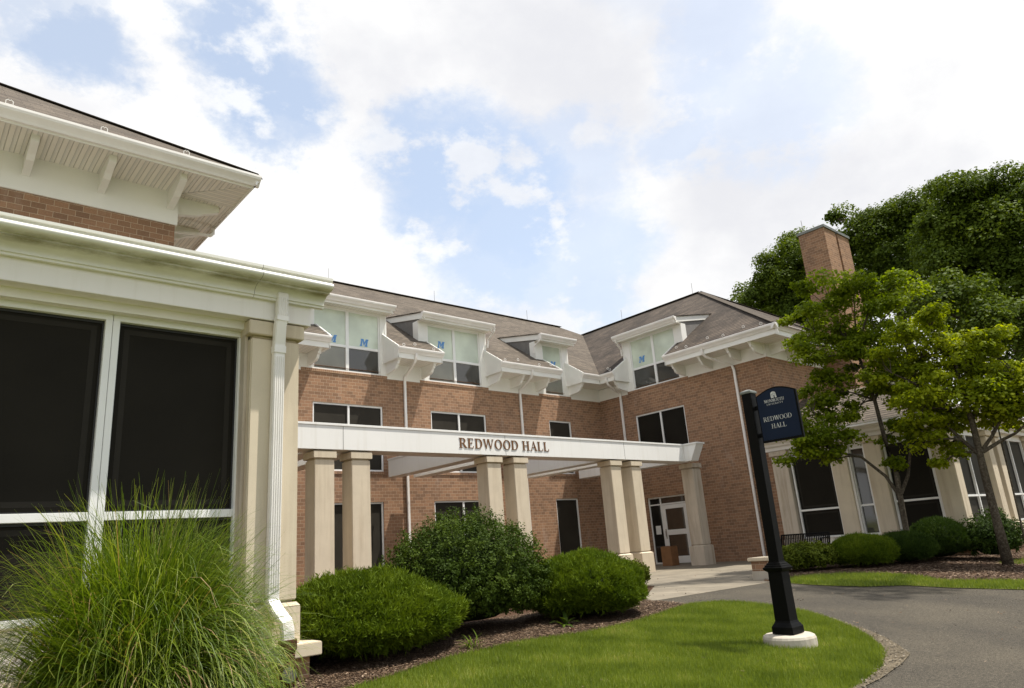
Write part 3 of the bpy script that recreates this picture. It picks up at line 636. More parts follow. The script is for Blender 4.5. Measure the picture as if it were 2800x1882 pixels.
r.slab([(xe-.03, 10.96, ZE-.02), (XW+.14, 10.96+(XW-xe)+.17, ZE+SL*(XW+.14-xe)), (XW+.14, 15.66, ZE+SL*(XW+.14-xe)), (xe-.03, 15.66, ZE-.02)])
r.slab([(xe-.03, 18.2, ZE-.02), (XW+.14, 18.2, ZE+SL*(XW+.14-xe)), (XW+.14, ye+(XW+.14-xe), ZE+SL*(XW+.14-xe)), (xe-.03, ye-.03, ZE-.02)])
x2e = 2*xr-xe; py = 10.96+(xr-xe)
r.slab([(xe-.03, 10.96, ZE-.02), (x2e, 10.96, ZE-.02), (xr, py, z2r)])
r.slab([(x2e, 10.96, ZE-.02), (x2e, 34, ZE-.02), (xr, 34, z2r), (xr, py, z2r)])
ro = r.build('shingle_roof', M_SH2, BLD); ro['label'] = 'dark weathered shingle roof of the right wing'
c = MB()
for a, b in (((3.3, yr, z1r+.016), (hx, yr, z1r+.016)), ((xr, vy, z2r+.016), (xr, py, z2r+.016)), ((xr, py, z2r+.016), (xe, 10.99, ZE+.03)), ((xr, py, z2r+.016), (x2e, 10.99, ZE+.03))): c.sweep([a, b], .26, .022)
c.build('ridge_cap', simple('ridge_shingle', (.085, .070, .055), .9, .2, var=.3, vs=9), BLD)
# eaves
def eave(fr, a0, a1, cheek0=True, cheek1=True, g0=0, g1=0, sof=None, s0=None, s1=None):
    gutter(BLD, fr, a0-.015+g0, a1+.015+g1, OV+.005, ZE+.005)
    f = MB(fr); f.box(a0+.01, a1-.01, OV-.155+.0, OV-.135, 7.245, ZE-.03); f.build('fascia', M_TRIM, BLD)
    f = MB(fr); f.box((a0 if s0 is None else s0)+.02, (a1 if s1 is None else s1)-.02, .014, OV-.157, 7.262, 7.28); f.build('soffit', sof or M_SOFX, BLD)
    for x, on_, sg in ((a0, cheek0, 1), (a1, cheek1, -1)):
        if not on_: continue
        q = MB(fr); p = [(0.013, ZE+SL*(OV-.08)), (OV-.12, ZE-.03), (OV-.12, 7.235), (.013, 7.235)]
        q.slab([(x, a, b) for a, b in p], (.03*sg, 0, 0))
        q.slab([(x-.022*sg, a, b) for a, b in ((.012, ZE+SL*(OV-.08)+.035), (OV-.06, ZE+.03), (OV-.06, ZE-.09), (.012, ZE+SL*(OV-.08)-.10))], (.05*sg, 0, 0))
        q.slab([(x-.010*sg, a, b) for a, b in ((.012, 7.33), (OV-.12, 7.33), (OV-.12, 7.236), (.012, 7.236))], (.035*sg, 0, 0))
        q.slab([(x-.008*sg, a, b) for a, b in ((.70, 7.84), (.78, 7.80), (.78, 7.33), (.70, 7.33))], (.035*sg, 0, 0))
        q.build('eave_end_board', M_TRIM, BLD)
for a, b, k0, k1 in ((6.6, 9.60, 0, 1), (12.00, 13.78, 1, 1), (16.39, 19.46, 1, 1)): eave(F1, a, b, k0, k1)
eave(F1, 20.70, XW-OV+.14, True, False, 0, .0, None, None, XW-.02)
eave(F2, 18.20, YW-OV+.14, True, False, 0, -.015, M_SOFY, None, YW-OV+.15)
eave(F2, 10.97, 15.66, False, True, 0, 0, M_SOFY, 11.10)
eave(F3, XW-OV+.12, 36.0, False, False, -.135, 0, M_SOFX, XW)
fz = MB(F1)
for a, b in ((6.6, 9.10), (12.14, 13.72), (16.50, 19.36), (20.92, XW)): MB(F1).box(a, b, -.02, .014, 6.735, 7.262).build('frieze_board', M_TRIM, BLD)
for a, b, z in ((18.36, YW-.014, 6.76), (Y3-.014, 15.35, 6.80)): MB(F2).box(a, b, -.02, .014, z, 7.262).build('frieze_board', M_TRIM, BLD)
fz = MB(F3); fz.box(XW, 36, -.02, .014, 6.80, 7.262); fz.build('frieze_board', M_TRIM, BLD)
for u in (9.35, 12.13, 13.55, 16.52, 17.62, 18.95, 20.84): bracket(BLD, F1, u)
for u in (18.34, 15.45, 14.25, 13.05, 12.15): bracket(BLD, F2, u)
for u in (23.0, 24.2, 25.4): bracket(BLD, F3, u)
# downspouts
for x in (12.80, 18.03):
    t = x-.12
    downspout(BLD, [(t, YW-1.0, 7.44), (t, YW-.98, 7.30), (t+.02, YW-.86, 7.16), (x, YW-.09, 6.86), (x, YW-.06, 6.66), (x, YW-.06, .02)])
downspout(BLD, [(XW-1.0, 18.62, 7.44), (XW-.98, 18.62, 7.28), (XW-.86, 18.64, 7.14), (XW-.09, 18.72, 6.86), (XW-.06, 18.74, 6.66), (XW-.06, 18.76, .02)])
downspout(BLD, [(XW-1.0, 13.95, 7.44), (XW-.98, 13.94, 7.28), (XW-.86, 13.90, 7.14), (XW-.09, 13.38, 6.80), (XW-.06, 13.34, 6.62), (XW-.06, 13.34, .02)])
# snow guards and lightning rods
for a, b in ((12.3, 13.5), (16.7, 19.3)):
    for i in range(3 if b-a < 2 else 4):
        x = a+(b-a)*i/(2 if b-a < 2 else 3); yy = YW-OV+.22+(.24 if i % 2 else 0); snow_guard(BLD, (x, yy, ZE+SL*(yy-ye)), 'y')
for y_, k in ((11.6, 0), (12.4, 1), (13.1, 0), (13.9, 1), (14.7, 0), (15.3, 1), (18.5, 0), (18.8, 1)):
    xx = XW-OV+.25+.24*k; snow_guard(BLD, (xx, y_, ZE+SL*(xx-xe)), 'x')
for p in ((13.6, yr, z1r), (19.3, yr, z1r), (25.5, yr, z1r), (xr, 23.2, z2r), (xr, 18.6, z2r)):
    MB().sweep([(p[0], p[1], p[2]), (p[0], p[1], p[2]+.62)], .018, .018, seg=6).build('lightning_rod', M_ROD, BLD)
# glazed entrance in the right wing
d0 = -.06
e = MB(F2)
for a in (18.05, 17.50, 16.25): e.box(a-.055, a, d0-.08, d0, 0, 2.50)
e.box(16.25, 17.995, d0-.08, d0+.001, 2.445, 2.50); e.box(16.25, 17.995, d0-.08, d0-.001, 2.185, 2.235); e.box(17.5, 17.995, d0-.08, d0-.001, 0, .06)
e.build('entrance_frame', M_FRAME, BLD, .003)
e = MB(F2)
for a, b, c, z in ((17.5, 17.995, .06, 2.185), (17.5, 17.995, 2.235, 2.445), (16.3, 17.445, 2.235, 2.445)): e.box(a, b, d0-.055, d0-.03, c, z)
e.build('sidelight_glass', M_DARKG, BLD)
e = MB(F2); dd = d0-.004
e.box(17.29, 17.44, dd-.05, dd, .02, 2.17); e.box(16.305, 16.44, dd-.05, dd, .02, 2.17); e.box(16.44, 17.29, dd-.05, dd, 2.02, 2.17); e.box(16.44, 17.29, dd-.05, dd, 1.05, 1.24); e.box(16.44, 17.29, dd-.05, dd, .02, .27)
dr = e.build('door', M_FRAME, BLD, .003)
e = MB(F2); e.box(16.44, 17.29, dd-.035, dd-.02, .27, 1.05); e.box(16.44, 17.29, dd-.035, dd-.02, 1.24, 2.02); e.build('door_pane', M_DARKG, dr)
e = MB(F2); e.box(17.345, 17.385, dd, dd+.012, .92, 1.28); e.sweep([(17.365, dd+.01, 1.0), (17.365, dd+.055, 1.02), (17.365, dd+.055, 1.18), (17.365, dd+.01, 1.2)], .02, .02, seg=6); e.build('door_handle', M_STEEL, dr)
# chimney on the end wall
c = MB(); CX0, CX1, CY0 = 27.0, 29.2, 10.97
c.box(CX0, CX0+1.0, CY0, Y3-.01, -.1, 12.44); c.box(CX0+1.18, CX1, CY0, Y3-.012, -.1, 12.44); c.box(CX0+1.0, CX0+1.18, CY0+.12, Y3-.014, -.1, 12.44)
ch = c.build('chimney', M_BRICK, BLD)
c = MB(); c.box(CX0-.05, CX0+1.03, CY0-.05, Y3+.04, 12.44, 12.55); c.box(CX0+1.15, CX1+.05, CY0-.05, Y3+.038, 12.44, 12.548); c.box(CX0+1.03, CX0+1.15, CY0+.08, Y3+.036, 12.44, 12.546); c.build('chimney_cap', M_STEELCAP, ch)
MB().sweep([(CX0+.1, Y3-.2, 12.5), (CX0+.1, Y3-.2, 13.1)], .02, .02, seg=6).build('lightning_rod', M_ROD, ch)
c = MB(F3); wz = simple('interior_dark', (.02, .02, .02), .9)
window(BLD, F3, 30.5, 32.8, 3.66, 5.78, -.035, (31.65,), (), M_SCREEN_DK)

# ------------------------------------------------------------------ serif lettering from strokes
WT = .17
def glyph(ch):
    """list of convex outlines in a unit-high cell, plus advance width; thick and thin strokes with serifs"""
    T, t, s = WT, WT*.33, .05
    bar = lambda x0, x1, y0, y1: [(x0, y0), (x1, y0), (x1, y1), (x0, y1)]
    sf = lambda x, w, y, k=.09: [(x-k, y), (x+w+k, y), (x+w+k*.9, y+s*.8), (x+w, y+s*1.3), (x, y+s*1.3), (x-k*.9, y+s*.8)] if y == 0 else [(x-k, 1), (x-k*.9, 1-s*.8), (x, 1-s*1.3), (x+w, 1-s*1.3), (x+w+k*.9, 1-s*.8), (x+w+k, 1)]
    def arc(cx, cy, rx, ry, a0, a1, wx, wy, n=14):
        o = []
        for i in range(n):
            q = [a0+(a1-a0)*(i+k)/n for k in (0, 1)]
            P = lambda a, f: (cx+math.cos(R(a))*(rx-f*wx), cy+math.sin(R(a))*(ry-f*wy))
            o.append([P(q[0], 0), P(q[1], 0), P(q[1], 1), P(q[0], 1)])
        return o
    def diag(x0, x1, w, y0=0, y1=1): return [(x0, y0), (x0+w, y0), (x1+w, y1), (x1, y1)]
    if ch == 'I': return [bar(.09, .09+T, 0, 1), sf(.09, T, 0), sf(.09, T, 1)], .38
    if ch == 'H': return [bar(.09, .09+T, 0, 1), bar(.64, .64+T, 0, 1), bar(.09+T, .64, .49, .49+t), sf(.09, T, 0), sf(.09, T, 1), sf(.64, T, 0), sf(.64, T, 1)], .94
    if ch == 'L': return [bar(.09, .09+T, 0, 1), sf(.09, T, 0), sf(.09, T, 1), bar(.2, .66, 0, t), [(.60, 0), (.66, 0), (.69, .26), (.66, .26)]], .72
    if ch == 'E': return [bar(.09, .09+T, 0, 1), sf(.09, T, 0), sf(.09, T, 1), bar(.2, .63, 0, t), bar(.2, .60, 1-t, 1), bar(.2, .48, .49, .49+t), [(.57, 0), (.63, 0), (.67, .24), (.64, .24)], [(.55, 1), (.60, 1), (.62, .78), (.59, .78)], bar(.46, .49, .40, .63)], .74
    if ch == 'D': return [bar(.09, .09+T, 0, 1), sf(.09, T, 0), sf(.09, T, 1), bar(.2, .42, 0, t), bar(.2, .42, 1-t, 1)]+arc(.40, .5, .44, .5, -90, 90, T*1.05, t), .90
    if ch == 'O': return arc(.47, .5, .44, .52, 0, 360, T*1.05, t, 26), .94
    if ch == 'R': return [bar(.09, .09+T, 0, 1), sf(.09, T, 0), sf(.09, T, 1), bar(.2, .40, 1-t, 1), bar(.2, .40, .46, .46+t)]+arc(.38, .73, .31, .27, -90, 90, T*.95, t)+[[(.62, 0), (.86, 0), (.86, .045), (.80, .06), (.50, .49), (.34, .49)]], .85
    if ch == 'W': return [[(.28, 0), (.36, 0), (.20, 1), (.02, 1)], [(.28, 0), (.34, 0), (.56, .88), (.52, 1)], [(.80, 0), (.88, 0), (.66, 1), (.48, 1)], [(.80, 0), (.86, 0), (1.13, 1), (1.07, 1)], sf(.05, .12, 1, .07), sf(.52, .12, 1, .07), sf(1.06, .06, 1, .08)], 1.20
    if ch == 'A': return [[(.07, 0), (.13, 0), (.43, .93), (.40, 1)], [(.62, 0), (.80, 0), (.46, 1.02), (.38, 1.02)], bar(.22, .64, .32, .32+t), sf(.06, .07, 0, .07), sf(.62, .16, 0, .07)], .86
    if ch == 'M': return [bar(.10, .16, 0, 1), bar(.82, .98, 0, 1), [(.10, 1), (.50, 0), (.57, .10), (.28, 1)], [(.50, 0), (.55, 0), (.92, 1), (.82, 1)], sf(.10, .06, 0), sf(.82, .16, 0, .08), sf(.10, .1, 1, .08), sf(.84, .14, 1, .07)], 1.10
    if ch == 'N': return [bar(.11, .17, 0, 1), bar(.76, .82, 0, 1), [(.66, 0), (.82, 0), (.28, 1), (.10, 1)], sf(.11, .06, 0), sf(.76, .06, 1), sf(.10, .08, 1, .08)], .94
    if ch == 'U': return [bar(.10, .10+T, .34, 1), bar(.74, .80, .34, 1), sf(.10, T, 1), sf(.74, .06, 1)]+arc(.45, .35, .35, .37, 180, 360, T*.8, .07, 12), .90
    if ch == 'T': return [bar(.31, .31+T, 0, 1), sf(.31, T, 0), bar(.03, .76, 1-t, 1), [(.03, 1), (.00, .74), (.03, .74), (.09, 1)], [(.70, 1), (.76, .74), (.79, .74), (.76, 1)]], .80
    if ch == 'V': return [[(.36, 0), (.44, 0), (.20, 1), (.02, 1)], [(.38, 0), (.44, 0), (.76, 1), (.70, 1)], sf(.05, .12, 1, .07), sf(.70, .05, 1, .07)], .80
    if ch == 'Y': return [bar(.31, .31+T, 0, .48), [(.31, .48), (.48, .48), (.20, 1), (.02, 1)], [(.42, .42), (.48, .48), (.76, 1), (.70, 1)], sf(.31, T, 0), sf(.05, .12, 1, .07), sf(.70, .05, 1, .07)], .80
    if ch == 'S': return arc(.30, .74, .25, .27, 60, 250, .13, .07, 10)+arc(.30, .27, .27, .28, -120, 70, .14, .07, 10)+[[(.12, .60), (.20, .48), (.50, .40), (.44, .55)], bar(.47, .50, .74, .96), bar(.03, .06, .04, .28)], .60
    return [], .34
def lettering(name, par, text, fr, u0, z0, h, width, d, thick, m, flip=1, gap=.05, indiv=False):
    adv = []; x = 0
    for ch in text:
        g, a = glyph(ch); adv.append((g, x, a)); x += a+gap
    k = width/((x-gap)*h)
    b = MB(fr)
    for g, x0, a in adv:
        for i, pg in enumerate(g):
            e = d+thick+.00025*(i % 9); n = len(pg)
            pts = [(u0+flip*(x0+px)*h*k, z0+py*h) for px, py in pg]
            b.add([(p, e, q) for p, q in pts]+[(p, d, q) for p, q in pts], [tuple(range(n)), tuple(range(n, 2*n))[::-1]]+[(j, n+j, n+(j+1) % n, (j+1) % n) for j in range(n)])
    return b.build(name, m, par)

# ------------------------------------------------------------------ pergola
PG = thing('pergola', (14, 16, 0), 'white entrance pergola of stone columns carrying a long beam with bronze letters', 'pergola')
YC = 14.54
def stone_col(par, fr, u0, w, dfront, zb, zt, m=M_STONE, pl=.59, dep=None, cap=.18, name='column', plw=.055):
    """square stone column: plinth, groove, chamfered shaft, groove, cap (front face at d = dfront)"""
    dep = dep or w; u1 = u0+w
    b = MB(fr); b.box(u0-plw, u1+plw, dfront-dep-plw, dfront+plw, zb, zb+pl-.02)
    b.add([(u0-plw, dfront+plw, zb+pl-.02), (u1+plw, dfront+plw, zb+pl-.02), (u1+plw, dfront-dep-plw, zb+pl-.02), (u0-plw, dfront-dep-plw, zb+pl-.02),
           (u0+.0, dfront-.0, zb+pl+.015), (u1-.0, dfront-.0, zb+pl+.015), (u1-.0, dfront-dep+.0, zb+pl+.015), (u0+.0, dfront-dep+.0, zb+pl+.015)], [(0, 1, 5, 4), (1, 2, 6, 5), (2, 3, 7, 6), (3, 0, 4, 7)])
    p = b.build('plinth', m, par, .008)
    b = MB(fr); b.box(u0+.022, u1-.022, dfront-dep+.022, dfront-.022, zb+pl+.012, zb+pl+.035)
    b.box(u0, u1, dfront-dep, dfront, zb+pl+.035, zt-cap-.02); b.box(u0+.02, u1-.02, dfront-dep+.02, dfront-.02, zt-cap-.02, zt-cap+.012)
    s = b.build(name, m, par, .012)
    b = MB(fr); b.box(u0-.04, u1+.04, dfront-dep-.04, dfront+.04, zt-cap+.012, zt-.015); b.box(u0+.02, u1-.02, dfront-dep+.02, dfront-.02, zt-.015, zt)
    c = b.build('capital', m, s, .012); setpar(p, s)
    return s
FP = lambda u, d, z: (u, YC-d, z)
cols = []
for x in (6.98, 7.88, 11.83, 12.76, 16.70, 17.68): cols.append(stone_col(PG, FP, x, .47, 0, -.02, 3.40, pl=.61, plw=.055))
cols.append(stone_col(PG, FP, 20.93, .48, 0, -.02, 3.40, M_STONE2, pl=.65, plw=.055)); cols[-1]['label'] = 'brown stained column beside the entrance door'
b = MB(FP); b.box(3.5, 20.92, -.56, .055, 3.42, 3.955); b.build('front_beam', M_BEAM, PG, .004)
b = MB(FP); b.box(3.5, 20.95, -.57, .075, 3.957, 4.01)
b.build('beam_cap', M_BEAM, PG, .004)
b = MB(FP)
for x in (7.64, 12.46, 17.37): b.box(x-.006, x+.006, .050, .0575, 3.425, 3.953)
b.build('panel_joint', simple('joint_sealant', (.18, .17, .16), .7), PG)
# tail of the end beam: slanted cut
b = MB(lambda u, d, z: (u, YC-d, z))
pr = [(.056, 3.42), (.30, 3.42), (.60, 3.955), (.056, 3.955)]
b.prof(pr, 20.50, 20.92); b.build('beam_tail', M_BEAM, PG, .003)
b = MB(FP); b.box(20.47, 20.95, .076, .63, 3.957, 4.012); b.build('beam_cap', M_BEAM, PG, .003)
for x in (6.98, 7.88, 11.83, 12.76, 16.70, 17.68, 20.45):
    b = MB(FP); b.box(x+.01, x+.46, -4.95, -.562, 3.425, 3.95); b.build('rafter', M_BEAM, PG, .004)
    b = MB(FP); b.box(x-.01, x+.48, -4.97, -.575, 3.952, 4.0); b.build('rafter_cap', M_BEAM, PG)
lettering('lettering', PG, 'REDWOOD HALL', FP, 10.90, 3.575, .255, 3.18, .0555, .014, M_BRONZE, gap=.07)

# ------------------------------------------------------------------ corner building on the left
LB = thing('corner_building', (0, 9, 0), 'near left building with large dark windows, deep white gutter and stone corner column', 'building')
YL = 7.1
FL = lambda u, d, z: (u, YL-d, z)
def FLs(u, d, z): return (3.24+d, u, z)      # its hidden side facing the pergola
b = MB(); b.box(-6, 3.33, YL-.07, 13.5, -.5, .165); b.build('brick_base', M_BRICK, LB)
b = MB(); b.box(-6, 3.42, YL-.16, 13.5, .167, .29); b.build('stone_sill', M_STONE, LB, .008)
stone_col(LB, FL, 2.69, .53, 0, .29, 3.56, M_STONE, pl=.37, cap=.18, plw=.03)
b = MB(FL)
b.box(2.655, 2.688, -.45, -.09, .29, 3.56); b.build('recess_jamb', M_STONE2, LB)
b = MB(); b.box(-6, 3.33, YL-.05, YL+.52, 3.56, 3.95); b.build('beam', M_FASC, LB, .004)
b = MB(); b.box(2.75, 3.30, YL+.55, 13.3, .29, 3.56); b.build('side_wall', M_STONE, LB)
b = MB(); b.box(-6, 2.65, YL+.522, YL+.6, 3.45, 3.75); b.build('head_panel', M_TRIM2, LB)
for a, c in ((-3.64, -1.09), (-1.09, 1.43), (1.43, 2.70)):
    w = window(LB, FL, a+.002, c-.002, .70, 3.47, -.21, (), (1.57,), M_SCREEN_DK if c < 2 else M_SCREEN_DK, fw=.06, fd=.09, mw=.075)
b = MB(FL)
b.box(-3.64, 2.69, -.34, -.26, .29, .70); b.build('sill_panel', M_TRIM2, LB)
b = MB(FL); b.box(-3.64, 2.655, -.35, -.11, 3.47, 3.56); b.build('window_head', M_TRIM2, LB)
# big moulded gutter: flat cove, half-round bulge, thin lip
def curve(cx, cy, rx, ry, a0, a1, n=10): return [(cx+rx*math.cos(R(a0+(a1-a0)*i/n)), cy+ry*math.sin(R(a0+(a1-a0)*i/n))) for i in range(n+1)]
pg = [(.05, 3.775), (.100, 3.775), (.100, 3.80), (.118, 3.80), (.118, 3.818)]+curve(.118+.135, 3.818, .135, .085, 180, 100, 9)[1:]+[(.235, 3.895), (.262, 3.895), (.262, 3.912)]+curve(.262, 3.962, .098, .050, -90, 55, 12)[1:]+[(.318, 4.018), (.345, 4.026), (.347, 4.052), (.30, 4.054), (.05, 4.035)]
b = MB(FL); b.prof(pg, -6, 3.455)
b.t = lambda u, d, z: (3.33+d*.345, u, z); b.prof(pg, YL+.062, 13.4)
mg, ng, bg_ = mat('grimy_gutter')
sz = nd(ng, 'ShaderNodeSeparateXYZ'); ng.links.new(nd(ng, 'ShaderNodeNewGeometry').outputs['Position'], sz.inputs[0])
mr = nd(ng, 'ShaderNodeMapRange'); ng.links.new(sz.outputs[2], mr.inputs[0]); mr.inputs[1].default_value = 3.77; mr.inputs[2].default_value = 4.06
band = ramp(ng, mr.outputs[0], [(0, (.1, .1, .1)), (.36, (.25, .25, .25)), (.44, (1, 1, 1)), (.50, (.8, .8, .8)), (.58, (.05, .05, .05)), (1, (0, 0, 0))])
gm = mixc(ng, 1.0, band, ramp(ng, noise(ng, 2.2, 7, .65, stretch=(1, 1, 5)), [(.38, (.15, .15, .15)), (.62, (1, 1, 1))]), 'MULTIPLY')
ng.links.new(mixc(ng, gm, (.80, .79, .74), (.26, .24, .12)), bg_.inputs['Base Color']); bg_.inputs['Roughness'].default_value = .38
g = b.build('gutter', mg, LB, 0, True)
g.data.set_sharp_from_angle(angle=R(32))
b = MB(); b.box(-6, 3.36, YL-.0, 13.4, 3.955, 4.045); b.build('low_roof', simple('roof_membrane', (.25, .24, .22), .8), LB)
b = MB(FL); b.prof([(d+.0012, z) for d, z in pg], 2.66, 2.664); b.build('gutter_joint', bpy.data.materials['joint_sealant'], LB)
# downspout on the column
dsg = MB()
b = MB(FL); b.sweep([(2.965, .115, 3.86), (2.965, .115, 3.56), (2.955, .10, 3.50), (2.965, .055, 3.30), (2.965, .045, 3.18), (2.950, .045, .80), (2.950, .05, .70), (2.975, .12, .60), (3.03, .19, .50), (3.04, .20, .42), (3.04, .20, .34)], .082, .118, (1, 0, 0))
ds = b.build('downspout', M_GUT, LB, .008)
b = MB(FL)
for k in range(5):
    x = 2.965-.046+.023*k
    b.sweep([(x, .160, 3.80), (x, .160, 3.60)], .006, .008); b.sweep([(x+.000, .090, 3.16), (x-.015, .090, .80)], .006, .008)
b.build('downspout_rib', M_GUT, ds)
for q in ([(2.966, .052, 3.28), (2.966, .050, 3.20)], [(2.965, .112, 3.60), (2.965, .112, 3.54)]): MB(FL).sweep(q, .130, .094).build('downspout_band', M_GUT, ds, .004)
# upper storey
YU, XU = 12.3, 3.24
FU = lambda u, d, z: (u, YU-d, z)
FUs = lambda u, d, z: (XU+d, u, z)
b = MB(); b.box(-8, XU, YU, 19.4, 3.9, 6.94); b.build('upper_brick_wall', M_BRICK, LB)
b = MB(FU); b.box(-8, XU+.03, -.3, .03, 6.93, 7.56); b.box(XU-.2, XU+.022, -7, -.3, 6.932, 7.56); b.build('frieze_board', M_TRIM, LB, .003)
b = MB(FU); b.box(.682, .686, .028, .0325, 6.935, 7.555); b.build('panel_joint', M_TRIM2, LB)
EU = 1.1
b = MB(); b.box(-8, XU+.0, YU-EU+.12, YU-.031, 7.545, 7.562); b.build('soffit', M_SOFX, LB)
b = MB(); b.box(XU+.031, XU+EU-.12, YU+.0, 19.4, 7.546, 7.563)
b.poly([(XU, YU-.03, 7.546), (XU, YU-EU+.12, 7.546), (XU+EU-.12, YU-EU+.12, 7.546)]); b.build('soffit', M_SOFX, LB)
b = MB(); b.slab([(XU+.005, YU-.001, 7.563), (XU+EU-.12, YU-.001, 7.563), (XU+EU-.12, YU-EU+.122, 7.563)], (0, 0, -.018)); b.build('soffit', M_SOFY, LB)
b = MB(FU); b.box(-8, XU+EU-.10, EU-.135, EU-.115, 7.50, 7.66); b.t = FUs; b.box(YU-EU+.116, 19.4, EU-.121, EU-.10, 7.502, 7.70); b.build('fascia', M_TRIM, LB)
b = MB(FU); b.prof([(EU-.118+x*1.25, 7.72-.19+z*1.25) for x, z in GP], -8, XU+EU-.02); b.build('gutter', M_GUT, LB)
b = MB(FUs); b.prof([(EU-.105+x*.6, 7.70-.17+z*1.1) for x, z in GP], YU-EU+.0, 19.4); b.build('gutter', M_GUT, LB)
xc, yc = XU+EU, YU-EU; kS = .70
b = MB(); b.slab([(-8, yc, 7.71), (xc, yc, 7.71), (xc-5.5, yc+5.5, 7.71+kS*5.5), (-8, yc+5.5, 7.71+kS*5.5)], (0, 0, -.035))
b.slab([(xc, yc, 7.71), (xc, yc+11, 7.71), (xc-5.5, yc+5.5, 7.71+kS*5.5)], (0, 0, -.035)); b.build('shingle_roof', M_SH1, LB)
b = MB(); b.sweep([(xc-.02, yc+.02, 7.725), (xc-5.5, yc+5.5, 7.725+kS*5.5)], .20, .014); b.build('ridge_cap', bpy.data.materials['ridge_shingle'], LB)
def big_bracket(fr, u, par=LB):
    pr = [(0, 7.545), (.78, 7.545), (.78, 7.43), (.74, 7.415), (.52, 7.34), (.42, 7.28), (.03, 7.20)]
    b = MB(fr); b.prof(pr, u-.055, u+.055); b.build('bracket', M_TRIM, par, .003)
for u in (-1.14, -.07, 1.0, 2.05, 3.13): big_bracket(FU, u)
for u in (12.45, 13.6, 14.75): big_bracket(FUs, u)
for x in (.62, 1.86, 3.10, -.62):
    snow_guard(LB, (x, yc+.16, 7.71+kS*.16), 'y')
b = MB(); b.sweep([(XU+.97, 13.3, 7.52), (XU+.97, 13.3, 7.42), (XU+.92, 13.3, 7.36), (XU+.10, 13.25, 7.24), (XU+.06, 13.25, 7.1), (XU+.06, 13.25, 4.1)], .075, .075, seg=8); b.build('downspout', M_GUT, LB)

# cast-iron drain receiver
DRN = thing('drain_pipe', (3.04, 6.88, -.06), 'rusty cast-iron drain pipe with a round cleanout below the white downspout', 'drain pipe')
b = MB(); b.sweep([(3.045, 6.90, .35), (3.045, 6.90, .26), (3.045, 6.90, .25), (3.045, 6.90, .16)], .165, .135, seg=12, taper=[1.12, 1.12, .95, .85]); b.sweep([(3.045, 6.90, .17), (3.045, 6.90, -.10)], .155, .15, seg=14); b.build('pipe_body', M_RUST, DRN, .003)
b = MB(); b.sweep([(3.03, 6.84, .06), (3.01, 6.775, .055)], .185, .185, seg=20); b.build('cleanout_ring', M_RUST, DRN, .003)
b = MB(); b.sweep([(3.011, 6.780, .055), (3.006, 6.762, .0545)], .135, .135, seg=20); b.sweep([(2.985, 6.757, .040), (3.03, 6.757, .072)], .02, .018); b.build('cleanout_plug', M_STEELCAP, DRN, .002)

# ------------------------------------------------------------------ one-storey lounge at the right
AX, AY = 21.9, 6.8
AN = thing('lounge_building', (24, 9, 0), 'low stone-columned lounge building at the right behind the two young maples', 'building')
FA = lambda u, d, z: (AX-d, u, z)
FB = lambda u, d, z: (u, AY-d, z)
b = MB(); b.box(AX+.05, 40, AY+.05, Y3-.02, -.4, .14); b.box(AX+.05, XW-.01, Y3-.02, 12.15, -.4, .14); b.build('brick_base', M_BRICK, AN)
b = MB(); b.box(AX-.10, 40, AY-.10, Y3-.03, .142, .27); b.box(AX-.10, XW-.012, Y3-.03, 12.25, .142, .27); b.build('stone_sill', M_STONE, AN, .006)
b = MB()
b.box(AX-.02, XW-.014, 12.28, 12.30, 3.44, 3.80); b.box(AX-.02, AX+.4, AY-.02, 12.28, 3.44, 3.78); b.box(AX+.4, 40, AY-.021, AY+.4, 3.44, 3.78); b.build('beam', M_TRIM2, AN, .004)
for u0, u1, m in ((11.57, 12.1, M_STONE2), (9.66, 10.16, M_STONE), (8.62, 9.10, M_STONE), (6.82, 7.30, M_STONE)):
    stone_col(AN, FA, u0, u1-u0, 0, .27, 3.44, m, pl=.36, plw=.03)
b = MB(FA)
for a, c in ((10.15, 10.2), (9.60, 9.66), (9.1, 9.14), (7.30, 7.36)): b.box(a, c, -.36, -.06, .27, 3.44)
b.box(7.36, 11.57, -.32, -.22, .27, .62); b.build('recess_wall', M_TRIM2, AN)
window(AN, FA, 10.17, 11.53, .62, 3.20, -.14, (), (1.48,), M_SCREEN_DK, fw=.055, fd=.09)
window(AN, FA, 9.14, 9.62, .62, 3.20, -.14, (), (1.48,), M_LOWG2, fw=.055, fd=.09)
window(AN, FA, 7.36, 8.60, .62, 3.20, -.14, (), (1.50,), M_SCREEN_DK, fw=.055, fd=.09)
for u0 in (21.93, 25.2, 26.1, 29.6, 30.5): stone_col(AN, FB, u0, .48, 0, .27, 3.44, M_STONE, pl=.40, plw=.05)
for a, c in ((22.48, 25.15), (26.65, 29.5), (31.1, 34)):
    window(AN, FB, a, c, .68, 3.30, -.14, ((a+c)/2,), (1.50,), M_SCREEN, fw=.055, fd=.09)
    MB(FB).box(a, c, -.32, -.22, .27, .68).build('recess_wall', M_TRIM2, AN); MB(FB).box(a, c, -.3, -.16, 3.30, 3.44).build('window_head', M_TRIM2, AN)
q = MB(FA); q.box(7.30, 11.57, -.3, -.16, 3.20, 3.44); q.build('window_head', M_TRIM2, AN)
ga = [(d, z-.20) for d, z in pg]
b = MB(FA); b.prof(ga, AY+.0, 12.28, -1.0, 0); b.t = FB; b.prof(ga, AX+.0, 40, -1.0, 0)
g = b.build('gutter', M_GUT, AN, 0, True); g.data.set_sharp_from_angle(angle=R(32))
b = MB(); e0, e1 = AX-.30, AY-.30; zt = 3.86; sl = .5
b.slab([(e0, e1, zt), (e0, Y3-.01, zt), (e0+3.1, Y3-.01, zt+sl*3.1), (e0+3.1, e1+3.1, zt+sl*3.1)], (0, 0, -.03))
